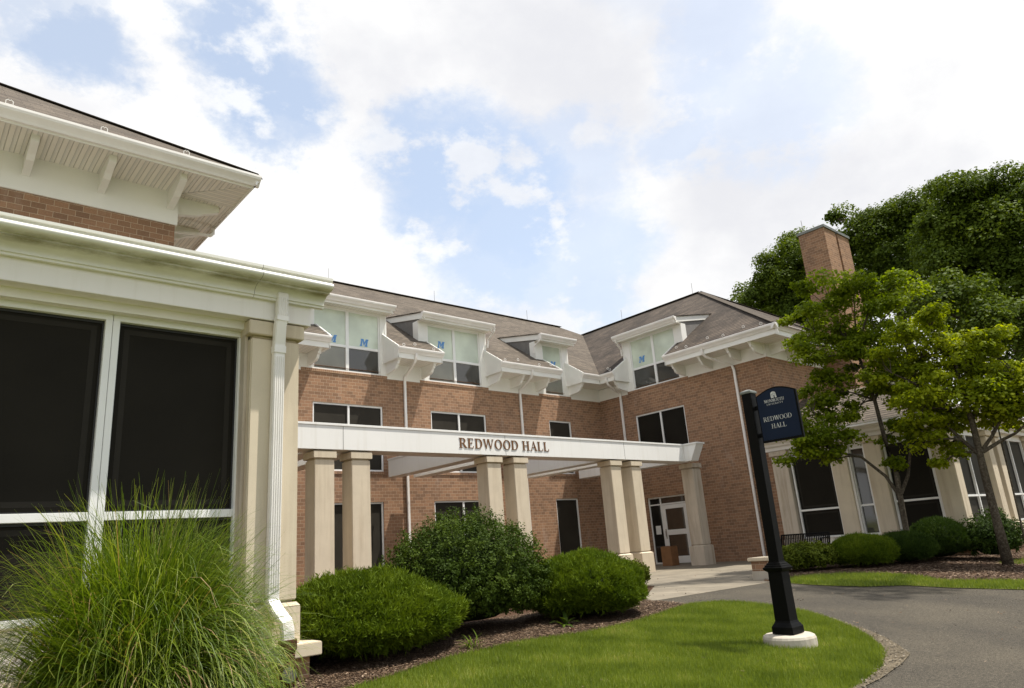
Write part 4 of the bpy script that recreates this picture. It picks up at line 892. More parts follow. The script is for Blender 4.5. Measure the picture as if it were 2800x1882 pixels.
b.slab([(e0, e1, zt), (40, e1, zt), (40, e1+3.1, zt+sl*3.1), (e0+3.1, e1+3.1, zt+sl*3.1)], (0, 0, -.03))
b.slab([(e0+3.1, e1+3.1, zt+sl*3.1), (40, e1+3.1, zt+sl*3.1), (40, Y3-.02, zt+sl*2.2), (e0+3.1, Y3-.02, zt+sl*2.2)], (0, 0, -.03))
b.slab([(e0, Y3-.01, zt), (e0, 12.35, zt), (XW-.01, 12.35, zt+sl*(XW-.01-e0)), (XW-.01, Y3-.01, zt+sl*(XW-.01-e0))], (0, 0, -.03))
b.build('shingle_roof', M_SH1, AN)
b = MB(); b.slab([(e0-.02, 12.36, zt+.03), (XW-.011, 12.36, zt+.03+sl*(XW-.01-e0)), (XW-.011, 12.36, zt-.16+sl*(XW-.01-e0)), (e0-.02, 12.36, zt-.10)], (0, .03, 0)); b.build('rake_board', M_TRIM, AN)
# floodlight on the fascia
FLD = thing('wall_floodlight', (AX-.2, 9.5, 3.55), 'black rectangular floodlight on the white fascia behind the tree branches', 'floodlight')
b = MB(FA); b.prof([(.02, 3.42), (.20, 3.45), (.26, 3.50), (.22, 3.68), (.02, 3.70)], 9.25, 9.68); b.build('housing', M_BLACK, FLD, .008)
b = MB(FA); b.slab([(9.28, .208, 3.47), (9.65, .208, 3.47), (9.65, .262, 3.52), (9.65, .232, 3.66), (9.28, .232, 3.66), (9.28, .262, 3.52)][1:5]+[(9.28, .262, 3.52)], (-.006, 0, 0)); b.build('lens', M_LENS, FLD)

# ------------------------------------------------------------------ small objects
# sign post
SP = thing('sign_post', (8.0, 4.57, -.30), 'black post with navy sign reading REDWOOD HALL on round concrete footing', 'sign post')
px, py, pz = 8.0, 4.575, -.145
b = MB(); n = 28
ring = lambda r, z: [(px+.0+r*math.cos(2*math.pi*i/n), py+r*math.sin(2*math.pi*i/n), z) for i in range(n)]
prof = [(.300, -.45), (.292, pz-.035), (.280, pz-.010), (.255, pz+.004), (.02, pz+.006)]
pts = [p for r_, z in prof for p in ring(r_, z)]; fc = [(i*n+j, i*n+(j+1) % n, (i+1)*n+(j+1) % n, (i+1)*n+j) for i in range(4) for j in range(n)]+[tuple(range(4*n, 5*n))]
b.add(pts, fc); b.build('concrete_footing', M_CONC, SP, 0, False)
def sqring(b, lst):
    """stack of square sections (half size, z)"""
    pts = []
    for h, z in lst: pts += [(px-h, py-h, z), (px+h, py-h, z), (px+h, py+h, z), (px-h, py+h, z)]
    k = len(lst); b.add(pts, [(0, 3, 2, 1), (4*k-4, 4*k-3, 4*k-2, 4*k-1)]+[(4*i+j, 4*i+(j+1) % 4, 4*i+4+(j+1) % 4, 4*i+4+j) for i in range(k-1) for j in range(4)])
b = MB(); z0 = pz+.012
sqring(b, [(.128, z0), (.128, z0+.075), (.122, z0+.082), (.112, z0+.100), (.104, z0+.112), (.100, z0+.118), (.092, z0+.140), (.092, z0+.150), (.086, z0+.66), (.086, z0+.67), (.104, z0+.685), (.120, z0+.70), (.124, z0+.715), (.124, z0+.722), (.108, z0+.728), (.106, z0+.745), (.090, z0+.752), (.088, z0+.768), (.072, z0+.776), (.070, z0+.79)])
b.build('base_casing', M_BLACK, SP, .003)
b = MB(); sqring(b, [(.064, z0+.6), (.064, 2.66)]); b.build('post', M_BLACK, SP, .004)
b = MB(); sqring(b, [(.074, 2.66), (.076, 2.675), (.072, 2.69), (.02, 2.715)]); b.build('post_cap', M_STEELCAP, SP)
def panel(y0, y1, z0_, z1_, rise, x0, x1):
    n = 16; P = [(y0, z0_), (y1, z0_), (y1, z1_)]
    for i in range(1, n):
        t = i/n; P.append((y1+(y0-y1)*t, z1_+rise*math.sin(math.pi*t)))
    P.append((y0, z1_))
    return [(x0, y, z) for y, z in P], (x1-x0, 0, 0)
pts, th = panel(4.477, 3.953, 2.026, 2.600, .078, px-.018, px+.018); b = MB(); b.slab(pts, th); b.build('sign_frame', M_BLACK, SP, .003)
pts, th = panel(4.462, 3.974, 2.052, 2.590, .070, px-.0215, px-.017); b = MB(); b.slab(pts, th)
sgn = b.build('sign_face', M_NAVY, SP)
FS = lambda u, d, z: (px-.0215-d, u, z)
WT = .115
lettering('lettering', sgn, 'MONMOUTH', FS, 4.370, 2.500, .036, .262, .0002, .0015, M_WHITEL, -1, .06)
lettering('lettering', sgn, 'UNIVERSITY', FS, 4.345, 2.466, .020, .215, .0002, .0015, M_WHITEL, -1, .34)
lettering('lettering', sgn, 'REDWOOD', FS, 4.418, 2.276, .054, .368, .0002, .0015, M_WHITEL, -1, .06)
lettering('lettering', sgn, 'HALL', FS, 4.326, 2.183, .054, .190, .0002, .0015, M_WHITEL, -1, .06)
b = MB(FS)      # arched gateway emblem
ar = [(4.272, 2.546), (4.272, 2.600)]+[(4.272-.066*(1-math.cos(math.pi*i/8))/2, 2.600+.022*math.sin(math.pi*i/8)) for i in range(1, 8)]+[(4.206, 2.600), (4.200, 2.552), (4.193, 2.546), (4.222, 2.546), (4.222, 2.575), (4.228, 2.582), (4.236, 2.575), (4.236, 2.546)]
b.slab([(u, .0002, z) for u, z in ar], (0, .0015, 0)); b.build('emblem', M_WHITEL, sgn)
b = MB(FS)
for u, a, c in ((4.258, 2.556, 2.600), (4.246, 2.556, 2.608), (4.214, 2.556, 2.606), (4.236, 2.590, 2.612), (4.224, 2.590, 2.612)): b.box(u-.0012, u+.0012, .0016, .0022, a, c)
b.box(4.206, 4.266, .0016, .0023, 2.588, 2.590); b.build('emblem_lines', M_NAVY, sgn)
for z in (2.10, 2.44): MB().box(px-.012, px+.012, 4.476, 4.513, z, z+.05).build('sign_bracket', M_BLACK, SP)
# brick pier
PR = thing('brick_pier', (14.45, 8.5, 0), 'low brick pier with a pale stone cap on a concrete footing, behind the sign post', 'pier')
b = MB(); b.box(14.2, 14.75, 8.33, 8.74, -.1, .17); b.build('pier_footing', M_CONC, PR, .006)
b = MB(); b.box(14.215, 14.735, 8.345, 8.725, .17, .374); b.build('pier_shaft', M_BRICK, PR)
b = MB(); b.box(14.16, 14.79, 8.29, 8.78, .374, .445); b.build('pier_cap', M_STONE, PR, .012)
# brown box by the door
BX = thing('brown_box', (21.3, 16.2, 0), 'tall brown cardboard box standing on the paving in front of the white door', 'box')
b = MB(); b.box(21.1, 21.5, 16.02, 16.46, .006, .66); b.build('carton', M_CARD, BX, .006)
b = MB(); b.slab([(21.10, 16.22, .664), (21.5, 16.22, .664), (21.5, 16.03, .675), (21.10, 16.03, .675)], (0, 0, .004)); b.slab([(21.10, 16.26, .664), (21.5, 16.26, .664), (21.5, 16.45, .672), (21.10, 16.45, .672)], (0, 0, .004)); b.build('flap', M_CARD, BX)
# notice on the sidelight
b = MB(F2); b.box(17.62, 17.86, -.088, -.0860, 1.10, 1.42)
nt_ = b.build('paper_notice', M_PAPER); tag(nt_, 'white sheet of paper taped inside the narrow glass beside the door', 'notice')
# bench
BN = thing('park_bench', (20.7, 10.7, 0), 'black metal slatted bench behind the clipped hedge in front of the lounge windows', 'bench')
y0, y1, x0 = 10.02, 11.50, 20.55
def slats(name, pts, n):
    b = MB()
    for i in range(n):
        y = y0+.03+(y1-y0-.06)*(i+.5)/n
        b.sweep([(x, y, z) for x, z in pts], .035, .012)
    return b.build(name, M_BLACK, BN)
slats('backrest', [(x0+.0, .44), (x0+.05, .60), (x0+.10, .78)], 26); slats('seat', [(x0-.42, .41), (x0-.38, .43), (x0-.05, .41), (x0, .44)], 26)
b = MB(); b.sweep([(x0+.105, y0, .79), (x0+.105, y1, .79)], .04, .04, seg=8); b.sweep([(x0-.0, y0, .44), (x0, y1, .44)], .035, .035, seg=8); b.sweep([(x0-.42, y0, .41), (x0-.42, y1, .41)], .035, .035, seg=8); b.build('rail', M_BLACK, BN)
for y in (y0, y1):
    b = MB(); b.sweep([(x0-.45, y, .005), (x0-.42, y, .2), (x0-.42, y, .62), (x0-.38, y, .66), (x0+.04, y, .66)], .035, .04); b.build('armrest', M_BLACK, BN)
    b = MB(); b.sweep([(x0+.12, y, .005), (x0+.02, y, .2), (x0, y, .44), (x0+.10, y, .80)], .035, .04); b.build('leg', M_BLACK, BN)
# dark stone lying in the mulch
b = MB(); b.sweep([(6.86, 6.93, -.075), (6.89, 6.94, -.035), (6.93, 6.95, -.06)], .06, .05, seg=8, taper=[.6, 1, .5]); tag(b.build('small_stone', M_RUST), 'small dark stone on the mulch near the lawn edge', 'stone')

# ------------------------------------------------------------------ vegetation
def unit(v): return v/np.maximum(1e-6, np.linalg.norm(v, axis=-1, keepdims=True))
def leaf_quads(c, nrm, s, asp=.62):
    """quads centred at c, facing nrm, half length s"""
    n = len(c); r = rng.normal(size=(n, 3)); u = unit(np.cross(nrm, r)); v = np.cross(nrm, u)
    s = s[:, None]; a = u*s; b = v*s*asp
    V = np.stack([c-a, c-b*.9+a*.1, c+a, c+b*.9+a*.1], 1).reshape(-1, 3)
    return V, np.arange(4*n).reshape(-1, 4)
def bumps(d, seed, amp, k=9, f0=2., f1=7.):
    r = np.random.default_rng(seed); o = np.zeros(len(d))
    for _ in range(k):
        w = unit(r.normal(size=(1, 3)))[0]*r.uniform(f0, f1); o += np.sin(d@w+r.uniform(0, 6.28))/k
    for _ in range(14):
        w = unit(r.normal(size=(1, 3)))[0]*r.uniform(10, 24); o += np.sin(d@w+r.uniform(0, 6.28))/26
    return 1+amp*o*1.8
def dome(n, c, rx, ry, h, zc, seed, amp, pw=1.0, low=-.75, under=.8):
    """points on a lumpy dome standing on the ground; returns surface points and outward normals"""
    d = unit(rng.normal(size=(int(n*1.6), 3))); d = d[d[:, 2] > low][:n]
    k = bumps(d, seed, amp)
    e = (np.abs(d[:, 0])**pw*1+np.abs(d[:, 1])**pw+np.abs(d[:, 2])**pw)**(-1/pw) if pw != 2 else np.ones(len(d))
    up = h*(1-zc); dn = h*zc
    z = np.where(d[:, 2] > 0, d[:, 2]*up, d[:, 2]*dn*under)
    P = np.stack([d[:, 0]*rx, d[:, 1]*ry, z], 1)*(k*e)[:, None]
    nr = unit(np.stack([d[:, 0]/rx, d[:, 1]/ry, d[:, 2]/(up*.9)], 1))
    return P+np.array([c[0], c[1], c[2]+dn]), nr
def core(par, c, rx, ry, h, zc, seed, amp, f=.86):  # solid dark lump added inside each shrub to block see-through
    b = bmesh.new(); bmesh.ops.create_icosphere(b, subdivisions=4, radius=1)
    D = np.array([v.co[:] for v in b.verts]); k = bumps(D, seed, amp)*f; e = 1
    up, dn = h*(1-zc), h*zc
    for v, d, q in zip(b.verts, D, k):
        v.co = (c[0]+d[0]*rx*q, c[1]+d[1]*ry*q, max(c[2]-.02, c[2]+dn+(d[2]*up if d[2] > 0 else d[2]*dn)*q))
    me = bpy.data.meshes.new('dark_core'); b.to_mesh(me); b.free(); me.materials.append(M_CORE); return link('dark_core', me, par)
def shrub(name, x, y, rx, ry, h, n, style, mt, label, cat, seed, size=.03, amp=.10, zc=.42, group=None, loose=0):
    z = float(gz(y))+.015; t = thing(name, (x, y, z), label, cat, group)
    c = (x, y, z)
    core(t, c, rx, ry, h, zc, seed, amp, .80 if style != 'needle' else .86)
    P, nr = dome(n, c, rx, ry, h, zc, seed, amp, 2)
    n = len(P)
    if style == 'needle':
        k = max(1, n//16); T, Tn = P[:k], nr[:k]                      # sprays
        ax = unit(Tn*.75+np.array([0, 0, .75])+rng.normal(size=(k, 3))*.28)
        L = size*(.8+1.1*rng.random(k)**2)
        idx = np.repeat(np.arange(k), 16); m_ = len(idx)
        tpar = rng.random(m_)
        a = ax[idx]; base = T[idx]-Tn[idx]*(.05*rng.random(m_))[:, None]+a*(L[idx]*tpar*.8)[:, None]+rng.normal(size=(m_, 3))*size*.22
        dr = unit(a*1.1+rng.normal(size=(m_, 3))*.55); ln = size*(.45+.6*rng.random(m_))
        sd = unit(np.cross(dr, rng.normal(size=(m_, 3))))*(size*.10)
        V = np.stack([base-sd, base+sd, base+dr*ln[:, None]], 1).reshape(-1, 3)
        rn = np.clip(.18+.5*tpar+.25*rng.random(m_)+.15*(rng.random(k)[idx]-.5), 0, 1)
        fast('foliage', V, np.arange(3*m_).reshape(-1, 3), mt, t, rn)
    else:
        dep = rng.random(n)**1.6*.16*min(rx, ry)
        k = n//26; w = rng.integers(0, k, n)
        out = (rng.random(k)**3*loose)[w]*(.35+.65*rng.random(n))
        tip = P[:k][w]+nr[:k][w]*out[:, None]+np.array([0, 0, 1])*(out*.5)[:, None]+rng.normal(size=(n, 3))*size*1.0
        use = out > loose*.12
        c_ = np.where(use[:, None], tip, P-nr*dep[:, None]+rng.normal(size=(n, 3))*size*.4)
        nn = unit(np.where(use[:, None], nr[:k][w], nr)*.7+rng.normal(size=(n, 3))*.6+np.array([0, 0, .35]))
        V, F = leaf_quads(c_, nn, size*(.6+.6*rng.random(n)), .6)
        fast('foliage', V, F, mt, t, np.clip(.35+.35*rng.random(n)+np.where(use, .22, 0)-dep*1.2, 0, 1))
    return t
shrub('juniper_shrub', 4.40, 7.78, 1.17, .86, .82, 170000, 'needle', M_JUN, 'broad mounded juniper shrub against the corner column, nearest of the clipped mounds', 'shrub', 3, .070, .13, .34, 'shrubs in the front bed')
shrub('juniper_shrub', 8.02, 7.78, .95, .84, .84, 130000, 'needle', M_JUN, 'mounded juniper shrub at the tip of the mulch bed, right of the tall glossy shrub', 'shrub', 5, .068, .12, .34, 'shrubs in the front bed')
shrub('holly_shrub', 6.22, 8.33, 1.16, .98, 1.42, 75000, 'leaf', M_HOLLY, 'tall untrimmed shrub with small glossy leaves between the two mounded junipers', 'shrub', 8, .0205, .08, .40, 'shrubs in the front bed', .17)
shrub('boxwood_shrub', 12.25, 10.55, .50, .46, .56, 9000, 'leaf', M_BOX, 'small round clipped boxwood at the foot of the pergola columns by the patio', 'shrub', 11, .026, .05, .45, 'shrubs in the front bed', .03)
shrub('boxwood_hedge', 16.72, 8.75, .86, .62, .60, 15000, 'leaf', M_BOX, 'flat-topped clipped boxwood right behind the sign post, hiding the bench', 'shrub', 12, .031, .06, .45, 'shrubs in front of the lounge', .03)
shrub('juniper_shrub', 17.85, 7.92, .88, .72, .68, 75000, 'needle', M_JUN, 'bright green spreading juniper beside the flat-topped boxwood', 'shrub', 13, .07, .08, .40, 'shrubs in front of the lounge')
shrub('yew_shrub', 19.05, 7.42, .84, .66, .70, 60000, 'needle', M_JUN_DK, 'dark green rounded yew at the foot of the left young maple', 'shrub', 14, .06, .06, .42, 'shrubs in front of the lounge')
shrub('yew_shrub', 20.45, 7.10, .78, .68, .98, 60000, 'needle', M_JUN_DK, 'dark rounded yew, tallest mound, left of the loose leafy shrub', 'shrub', 15, .06, .06, .42, 'shrubs in front of the lounge')
shrub('leafy_shrub', 20.95, 6.02, .74, .60, 1.02, 7000, 'leaf', M_JUN_DK, 'loose see-through leafy shrub by the lounge corner, behind the right maple trunk', 'shrub', 16, .034, .16, .55, 'shrubs in front of the lounge', .2)

def branch_path(a, b, sag=.0, wob=.12, n=6):
    a, b = np.array(a), np.array(b); L = np.linalg.norm(b-a); w = rng.normal(size=3)*wob*L*.5; o = []
    for i in range(n+1):
        t = i/n; o.append(tuple(a+(b-a)*t+w*math.sin(math.pi*t)*.5+np.array([0, 0, sag*math.sin(math.pi*t)])))
    return o
def tree(name, trunk, r0_, forks, blobs, nclus, nleaf, lsize, mt, label, cat, group, flat=.5, crad=.34, tr=.085, extra=None):
    """trunk path; forks are limb starts; every blob gets a limb and many leaf clusters"""
    b0 = trunk[0]; t = thing(name, b0, label, cat, group)
    w = MB(); k = len(trunk); w.sweep(trunk, 2*r0_, 2*r0_, seg=10, taper=[1.25]+[1-.5*i/(k-1) for i in range(1, k)])
    w.build('trunk', M_BARK, t, 0, True)
    w = MB()
    for p in (extra or []): w.sweep(p, tr*1.3, tr*1.3, seg=7, taper=[1-.6*i/(len(p)-1) for i in range(len(p))])
    F_ = [np.array(q) for q in forks]+[np.array(q) for p in (extra or []) for q in p[1:]]
    cen = []; 
    for x, y, z, r_ in blobs:
        c = np.array([x, y, z]); q = min(F_, key=lambda f: np.linalg.norm(f-c)+(1.5 if f[2] > z else 0))
        pth = branch_path(q, c-np.array([0, 0, r_*.3]), .05); w.sweep(pth, tr, tr, seg=6, taper=[1-.78*i/(len(pth)-1) for i in range(len(pth))])
        m_ = max(3, int(nclus*r_*r_*r_**.3)); d = unit(rng.normal(size=(m_, 3))); s = (rng.random(m_)**.33)[:, None]
        cc = c+d*s*r_*np.array([1.05, 1.05, .85]); cen.append(np.hstack([cc, np.full((m_, 1), r_)]))
        for j in range(min(m_, 5)):
            w.sweep([pth[-2], tuple((np.array(pth[-2])+cc[j])/2+rng.normal(size=3)*.04), tuple(cc[j])], tr*.28, tr*.28, seg=4, taper=[1, .7, .3])
    w.build('branches', M_BARK, t)
    C_ = np.vstack(cen); idx = np.repeat(np.arange(len(C_)), nleaf); n = len(idx)
    # each cluster is a leafy dome: most leaves on its upper shell, some hanging inside
    g = unit(rng.normal(size=(n, 3))); g[:, 2] = np.where(rng.random(n) < .78, np.abs(g[:, 2]), g[:, 2]*.6)
    cr_ = (crad*(.55+.75*rng.random(len(C_)))*np.minimum(1, .5+C_[:, 3]*.8))[idx][:, None]
    rr = np.where(rng.random(n) < .75, .80+.28*rng.random(n), rng.random(n)**.5)[:, None]
    lump = 1+.22*np.sin(g[:, :1]*7+idx[:, None])*np.sin(g[:, 1:2]*6+idx[:, None]*1.7)
    P = C_[idx, :3]+g*rr*lump*cr_*np.array([1, 1, flat*1.5])+np.array([0, 0, -.12])*cr_+rng.normal(size=(n, 3))*lsize*.5
    nn = unit(g*.75+rng.normal(size=(n, 3))*.50+np.array([0, 0, .45]))
    V, F = leaf_quads(P, nn, lsize*(.55+.7*rng.random(n)), .75)
    fast('crown', V, F, mt, t, np.clip(rng.random(n)*.55+.34*rng.random(len(C_))[idx]+.08, 0, 1))
    return t
A =[(19.27,8.27,7.32,0.68),(19.98,7.67,7.48,0.68),(19.80,6.91,7.30,0.63),(20.54,6.71,6.94,0.58),(18.75,8.66,6.49,0.63),(19.38,8.03,6.39,0.90),(20.22,7.32,6.21,0.90),(18.81,9.27,6.07,0.47),(18.61,8.44,5.56,0.68),(19.44,7.88,5.31,0.79),(20.32,7.36,5.29,0.79),(19.25,8.32,4.67,0.58),(18.56,8.81,4.29,0.44),(19.16,8.52,4.09,0.63),(19.02,8.83,3.89,0.40),(18.25,8.95,3.28,0.74),(17.85,9.29,2.96,0.47),(18.66,8.60,3.04,0.58),(18.47,8.51,2.69,0.40),(20.14,7.54,3.34,0.47),(19.98,7.04,3.16,0.47),(19.92,7.51,2.36,0.35),(19.72,8.03,4.24,0.58),(18.52,9.13,3.47,0.52) ]
B =[(19.42,5.91,5.88,0.51),(19.79,5.71,5.62,0.56),(19.62,5.20,5.18,0.61),(20.02,4.83,4.95,0.56),(18.93,6.44,5.33,0.51),(19.32,6.24,5.10,0.71),(19.94,5.91,4.97,0.82),(19.59,5.32,4.56,0.82),(18.68,6.85,4.83,0.51),(19.16,6.70,4.55,0.71),(19.89,6.42,4.34,0.82),(19.22,5.53,3.95,0.82),(19.95,5.14,4.27,0.71),(19.82,4.39,4.39,0.56),(20.12,4.40,4.02,0.66),(19.54,4.70,3.72,0.71),(18.77,6.32,3.70,0.71),(19.78,6.11,3.57,0.71),(19.59,5.33,3.56,0.71),(20.00,4.95,3.37,0.71),(19.81,4.44,3.34,0.56),(19.09,6.31,2.93,0.51),(19.77,6.13,2.79,0.43),(19.44,6.52,3.21,0.51),(19.66,5.06,3.06,0.49),(19.35,6.15,2.41,0.31),(20.09,4.07,3.82,0.71),(19.88,4.10,3.20,0.61),(19.54,7.13,4.00,0.56) ]
T1 =[(47.25,21.72,19.45,1.70),(46.63,23.01,18.36,1.83),(46.97,24.55,17.51,1.44),(47.29,21.63,17.18,2.09),(46.68,22.91,16.09,1.83),(47.43,21.33,14.91,2.09),(45.72,24.77,16.84,0.78),(47.35,21.50,20.82,0.91),(49.77,20.94,20.01,1.57),(46.35,23.58,18.36,0.91) ]
T2 =[(47.40,15.91,20.24,0.95),(47.39,15.94,18.92,1.88),(47.84,17.66,18.63,1.51),(47.63,15.20,17.39,2.26),(47.94,14.20,19.41,1.76),(48.20,13.30,19.88,1.26),(49.13,13.67,18.71,2.13),(46.69,17.90,19.80,0.88),(46.90,17.32,15.93,2.01),(47.68,15.05,15.06,2.26),(46.69,17.89,21.10,0.45) ]
T3 =[(40.86,9.72,17.42,1.58),(40.84,9.82,18.55,0.63),(41.14,8.43,17.34,1.58),(41.21,8.10,18.17,0.68),(41.34,7.40,16.30,1.69),(40.92,9.45,15.61,2.11),(41.22,8.06,14.70,2.32),(42.45,6.84,17.85,0.95),(40.67,10.50,13.66,2.11),(40.99,9.17,12.44,2.32),(41.18,8.27,11.00,2.11),(39.58,10.69,14.31,1.27) ]
T4 =[(33.25,7.11,7.21,1.54),(33.14,7.61,8.25,1.37),(32.94,8.43,9.10,1.37),(33.34,6.66,8.17,1.20),(32.69,9.34,9.67,1.20) ]
tree('young_maple', [(19.56, 7.56, -0.06), (19.58, 7.51, 0.68), (19.59, 7.48, 1.53), (19.61, 7.45, 2.12), (19.58, 7.54, 3.03), (19.63, 7.60, 4.10), (19.58, 7.76, 5.49)], .082,
     [(19.59, 7.48, 1.53), (19.61, 7.45, 2.12), (19.58, 7.54, 3.03), (19.63, 7.60, 4.10), (19.58, 7.76, 5.49)],
     A, 20, 190, .056, M_MAPLE, 'left young maple with a dark green crown and a low limb reaching behind the sign', 'tree', 'young maples in the mulch bed', .40, .36, .075,
     [[(19.59, 7.48, 1.55), (19.51, 7.69, 2.10), (19.32, 8.13, 2.66), (19.13, 8.58, 2.82), (18.73, 8.77, 3.03)], [(19.61, 7.44, 1.64), (19.71, 7.22, 2.07), (19.80, 7.06, 2.71), (19.90, 7.17, 3.46)]])
tree('young_maple', [(19.60, 5.48, -.20), (19.57, 5.48, .9), (19.56, 5.48, 1.9), (19.55, 5.47, 2.4), (19.55, 5.46, 3.1), (19.5, 5.5, 3.9), (19.6, 5.5, 4.9)], .098,
     [(19.55, 5.47, 2.4), (19.55, 5.46, 3.1), (19.5, 5.5, 3.9), (19.6, 5.5, 4.9)],
     B, 20, 190, .054, M_MAPLE2, 'right young maple with a yellow-green crown and a lichen-spotted leaning trunk', 'tree', 'young maples in the mulch bed', .40, .35, .075,
     [[(19.55, 5.50, 2.35), (19.45, 5.75, 2.75), (19.40, 5.95, 3.1), (19.46, 5.80, 3.5), (19.4, 6.1, 4.0)], [(19.55, 5.44, 2.4), (19.65, 5.15, 2.75), (19.7, 4.9, 3.1), (19.8, 4.6, 3.6)], [(19.56, 5.40, 2.4), (19.72, 5.0, 2.62), (19.8, 4.7, 2.75), (19.9, 4.4, 3.0)]])
# dead twigs above the right maple
t = thing('bare_sapling', (20.6, 5.3, -.2), 'thin leafless grey branches sticking up through the top of the right maple', 'tree')
w = MB(); top = (20.6, 5.2, 4.6); w.sweep([(20.6, 5.3, -.2), (20.62, 5.25, 2.5), top], .05, .05, seg=6, taper=[1, .7, .4])
for i in range(16):
    a = rng.random()*6.28; h = .7+.7*rng.random(); s = (top[0]+.0, top[1]+.0, 4.0+.6*rng.random()); e = (top[0]+math.cos(a)*.6*h, top[1]+math.sin(a)*.75*h, 4.6+.75*h)
    p = branch_path(s, e, .1, .25, 5); w.sweep(p, .020, .020, seg=4, taper=[1, .8, .7, .5, .4, .25])
    for k in (2, 3, 4):
        q = p[k]; w.sweep([q, (q[0]+rng.normal()*.12, q[1]+rng.normal()*.14, q[2]+.18)], .009, .009, seg=4, taper=[1, .4])
w.build('branches', M_BARK, t)
G = 'tall trees behind the hall'
def big(trunkbase, blobs, label, grow=1.0, ncl=5.2, nl=430, ls=.095, cr=.92, nm='broadleaf_tree'):
    blobs = [(a, b, c, d*grow) for a, b, c, d in blobs]; bx, by = trunkbase; cz = np.mean([b[2] for b in blobs]); cx = np.mean([b[0] for b in blobs]); cy = np.mean([b[1] for b in blobs])
    tree(nm, [(bx, by, -.4), (bx+.1, by, cz*.35), ((bx+cx)/2, (by+cy)/2, cz*.65), (cx, cy, cz*.95)], .38, [(bx+.1, by, cz*.35), ((bx+cx)/2, (by+cy)/2, cz*.65), (cx, cy, cz*.95)], blobs, ncl, nl, ls, M_FAR, label, 'tree', G, .6, cr, .26)
big((47.2, 22.6), T1, 'tall dark tree rising behind the hip roof, left of the chimney')
big((47.8, 15.6), T2, 'tall tree with several rounded tops directly right of the chimney')
big((41.1, 8.6), [(a, b, c-.9, d*1.04) for a, b, c, d in T3], 'tallest tree at the right edge, its crown reaching highest in the sky')
big((33.2, 7.9), [(a, b, c+.0, d) for a, b, c, d in T4], 'lower dark tree standing behind the crown of the right maple', nm='understory_tree', ls=.085, cr=.75, ncl=5, nl=380)
T5 = [(43.5, 3.5, z, 2.1) for z in (5, 7.5, 10, 12.5, 14.5)]+[(42.5, 5.8, z, 1.9) for z in (4.5, 7, 9.5)]+[(44, 1.0, z, 2.0) for z in (6, 9, 12)]
big((43.5, 3.2), T5, 'tree cut by the right edge of the picture behind the lounge')

# maiden grass clumps
def blade_set(name, t, x, y, z0, n, h, spread, r, w0, phi0, kscale, tone, pz_late=.55):
    S_ = 13; az = r.random(n)*2*np.pi; rr = .26*np.sqrt(r.random(n)); bx = x+rr*np.cos(az); by = y+rr*np.sin(az)
    az = az+r.normal(size=n)*.45
    u_ = r.random(n); phi = phi0+u_**.8*.80*spread; L = h*(.70+.62*r.random(n))*(1.08-.28*u_); kap = (.25+1.5*r.random(n)**1.5)*(.55+.9*u_)*kscale
    T = np.linspace(0, 1, S_); Zc = np.zeros((n, S_)); X = np.zeros((n, S_)); Y = np.zeros((n, S_)); X[:, 0] = bx; Y[:, 0] = by
    late = np.where(r.random(n) < pz_late, r.uniform(.6, 2.2, n), 0)      # hanging tips
    bend = r.normal(size=n)*.75; curl = np.where(r.random(n) < .25, r.normal(size=n)*3.0, 0)
    for i in range(1, S_):
        tt = T[i]-.5/(S_-1); a = np.minimum(phi+kap*tt**1.6+late*np.maximum(0, tt-.6)*2.4, 2.95); q = az+bend*tt+curl*np.maximum(0, tt-.65)
        back = np.where(np.sin(q) > 0, .50, 1.0); side = np.where(np.cos(q) > 0, .80, .84)
        X[:, i] = X[:, i-1]+np.sin(a)*np.cos(q)*side*L/(S_-1); Y[:, i] = Y[:, i-1]+np.sin(a)*np.sin(q)*back*L/(S_-1); Zc[:, i] = Zc[:, i-1]+np.cos(a)*L/(S_-1)
    Z = np.maximum(z0+Zc, float(z0)+.01)
    wd = (w0*(.75+.6*r.random(n)))[:, None]*np.clip(1.15-T[None, :]**2, .12, 1)
    tw = r.random(n)*1.2-.6; wx = -np.sin(az+tw)[:, None]*wd; wy = np.cos(az+tw)[:, None]*wd
    V = np.stack([np.stack([X-wx, Y-wy, Z], 2), np.stack([X+wx, Y+wy, Z+wd*.5], 2)], 2).reshape(-1, 3)
    i0 = (np.arange(n)[:, None]*S_+np.arange(S_-1)[None, :])*2
    F = np.stack([i0, i0+1, i0+3, i0+2], 2).reshape(-1, 4)
    rn = np.clip((tone+.60*r.random(n))[:, None]+.22*T[None, 1:]**3+(r.random(n) < .05)[:, None]*.4, 0, 1).reshape(-1)
    fast(name, V, F, M_MISC, t, rn)
def clump(x, y, n, h, spread, label, seed):
    r = np.random.default_rng(seed); z0 = float(gz(y))
    t = thing('maiden_grass', (x, y, z0), label, 'ornamental grass', 'maiden grass clumps by the corner building')
    blade_set('blades', t, x, y, z0, n, h, spread, r, .0047, 0, 1, .10)
    blade_set('drooping_blades', t, x, y, z0, n//11, h*.92, spread*.5, r, .0062, .50, 2.3, .36, .9)
    blade_set('dry_blades', t, x, y, z0, n//40, h*.8, spread, r, .0045, .2, 2.0, .75, .9)
    return t
clump(1.55, 6.02, 11000, 1.40, 1.0, 'large fountain of maiden grass in front of the dark windows, beside the downspout', 21)
clump(-.38, 6.2, 4200, 1.46, 1.15, 'second maiden grass clump, cut off by the left edge of the picture', 22)
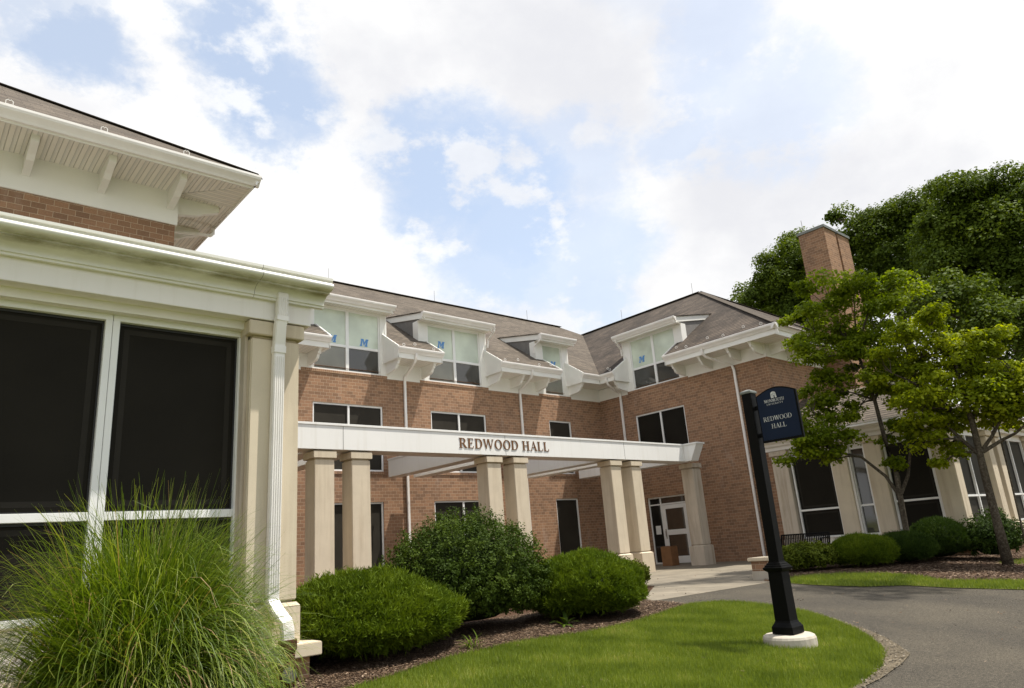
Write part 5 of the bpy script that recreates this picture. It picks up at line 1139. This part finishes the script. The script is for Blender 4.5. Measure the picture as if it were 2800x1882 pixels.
def tuft(name, x, y, n, h, w, m_, label, spread=1.0, cat='plant', z=None):
    z = float(gz(y))+.02 if z is None else z; t = thing(name, (x, y, z), label, cat)
    az = rng.random(n)*6.28; ph = .15+1.1*spread*rng.random(n); L = h*(.6+.6*rng.random(n)); V = []; F = []
    for i in range(n):
        pts = []; p = np.array([x+.04*rng.normal(), y+.04*rng.normal(), z]); a = ph[i]; sd = np.array([-math.sin(az[i]), math.cos(az[i]), 0])
        for k in range(6):
            q = w*math.sin(math.pi*(.12+.86*k/5)); pts += [p-sd*q, p+sd*q]
            a += .22; p = p+np.array([math.cos(az[i])*math.sin(a), math.sin(az[i])*math.sin(a), math.cos(a)])*L[i]/5
        b = len(V); V += pts; F += [(b+2*k, b+2*k+1, b+2*k+3, b+2*k+2) for k in range(5)]
    fast('leaves', np.array(V), np.array(F), m_, t); return t
tuft('variegated_grass', 2.48, 6.50, 190, .40, .009, M_BRIGHT, 'low tuft of bright yellow-green grass at the foot of the rusty drain pipe', 1.1)
tuft('seedling_plant', 2.62, 6.72, 26, .50, .028, M_BRIGHT, 'young light green broadleaf seedling growing by the stone sill', .5)
tuft('broadleaf_weed', 7.12, 7.30, 11, .24, .030, M_HOLLY, 'flat rosette of a broadleaf weed in the mulch between two shrubs', 1.0)
tuft('conifer_sprig', 5.32, 6.98, 30, .26, .006, M_JUN, 'small wispy sprig growing in front of the nearest juniper', .8)

# unseen tall tree added outside the frame at the right to shade the patio edge
tree('shade_tree', [(24.6, -.6, -.7), (24.4, -.3, 5), (24.4, .2, 12), (24.2, 1.2, 20)], .35, [(24.4, -.3, 5), (24.4, .2, 12), (24.2, 1.2, 20)],
     [(21.9, 4.0, 23.1, 1.0), (23.3, 3.4, 23.7, 1.1), (24.5, 3.8, 23.4, 1.0), (22.8, 2.4, 22.9, 0.9), (24.2, 2.2, 24.1, 1.1), (20.9, 0.2, 22.5, 0.9), (22.0, -0.2, 22.9, 0.9)],
     7, 90, .10, M_FAR, 'unseen tall tree, added to shade the patio, just outside the upper right of the picture', 'tree', None, .5, .55, .16)
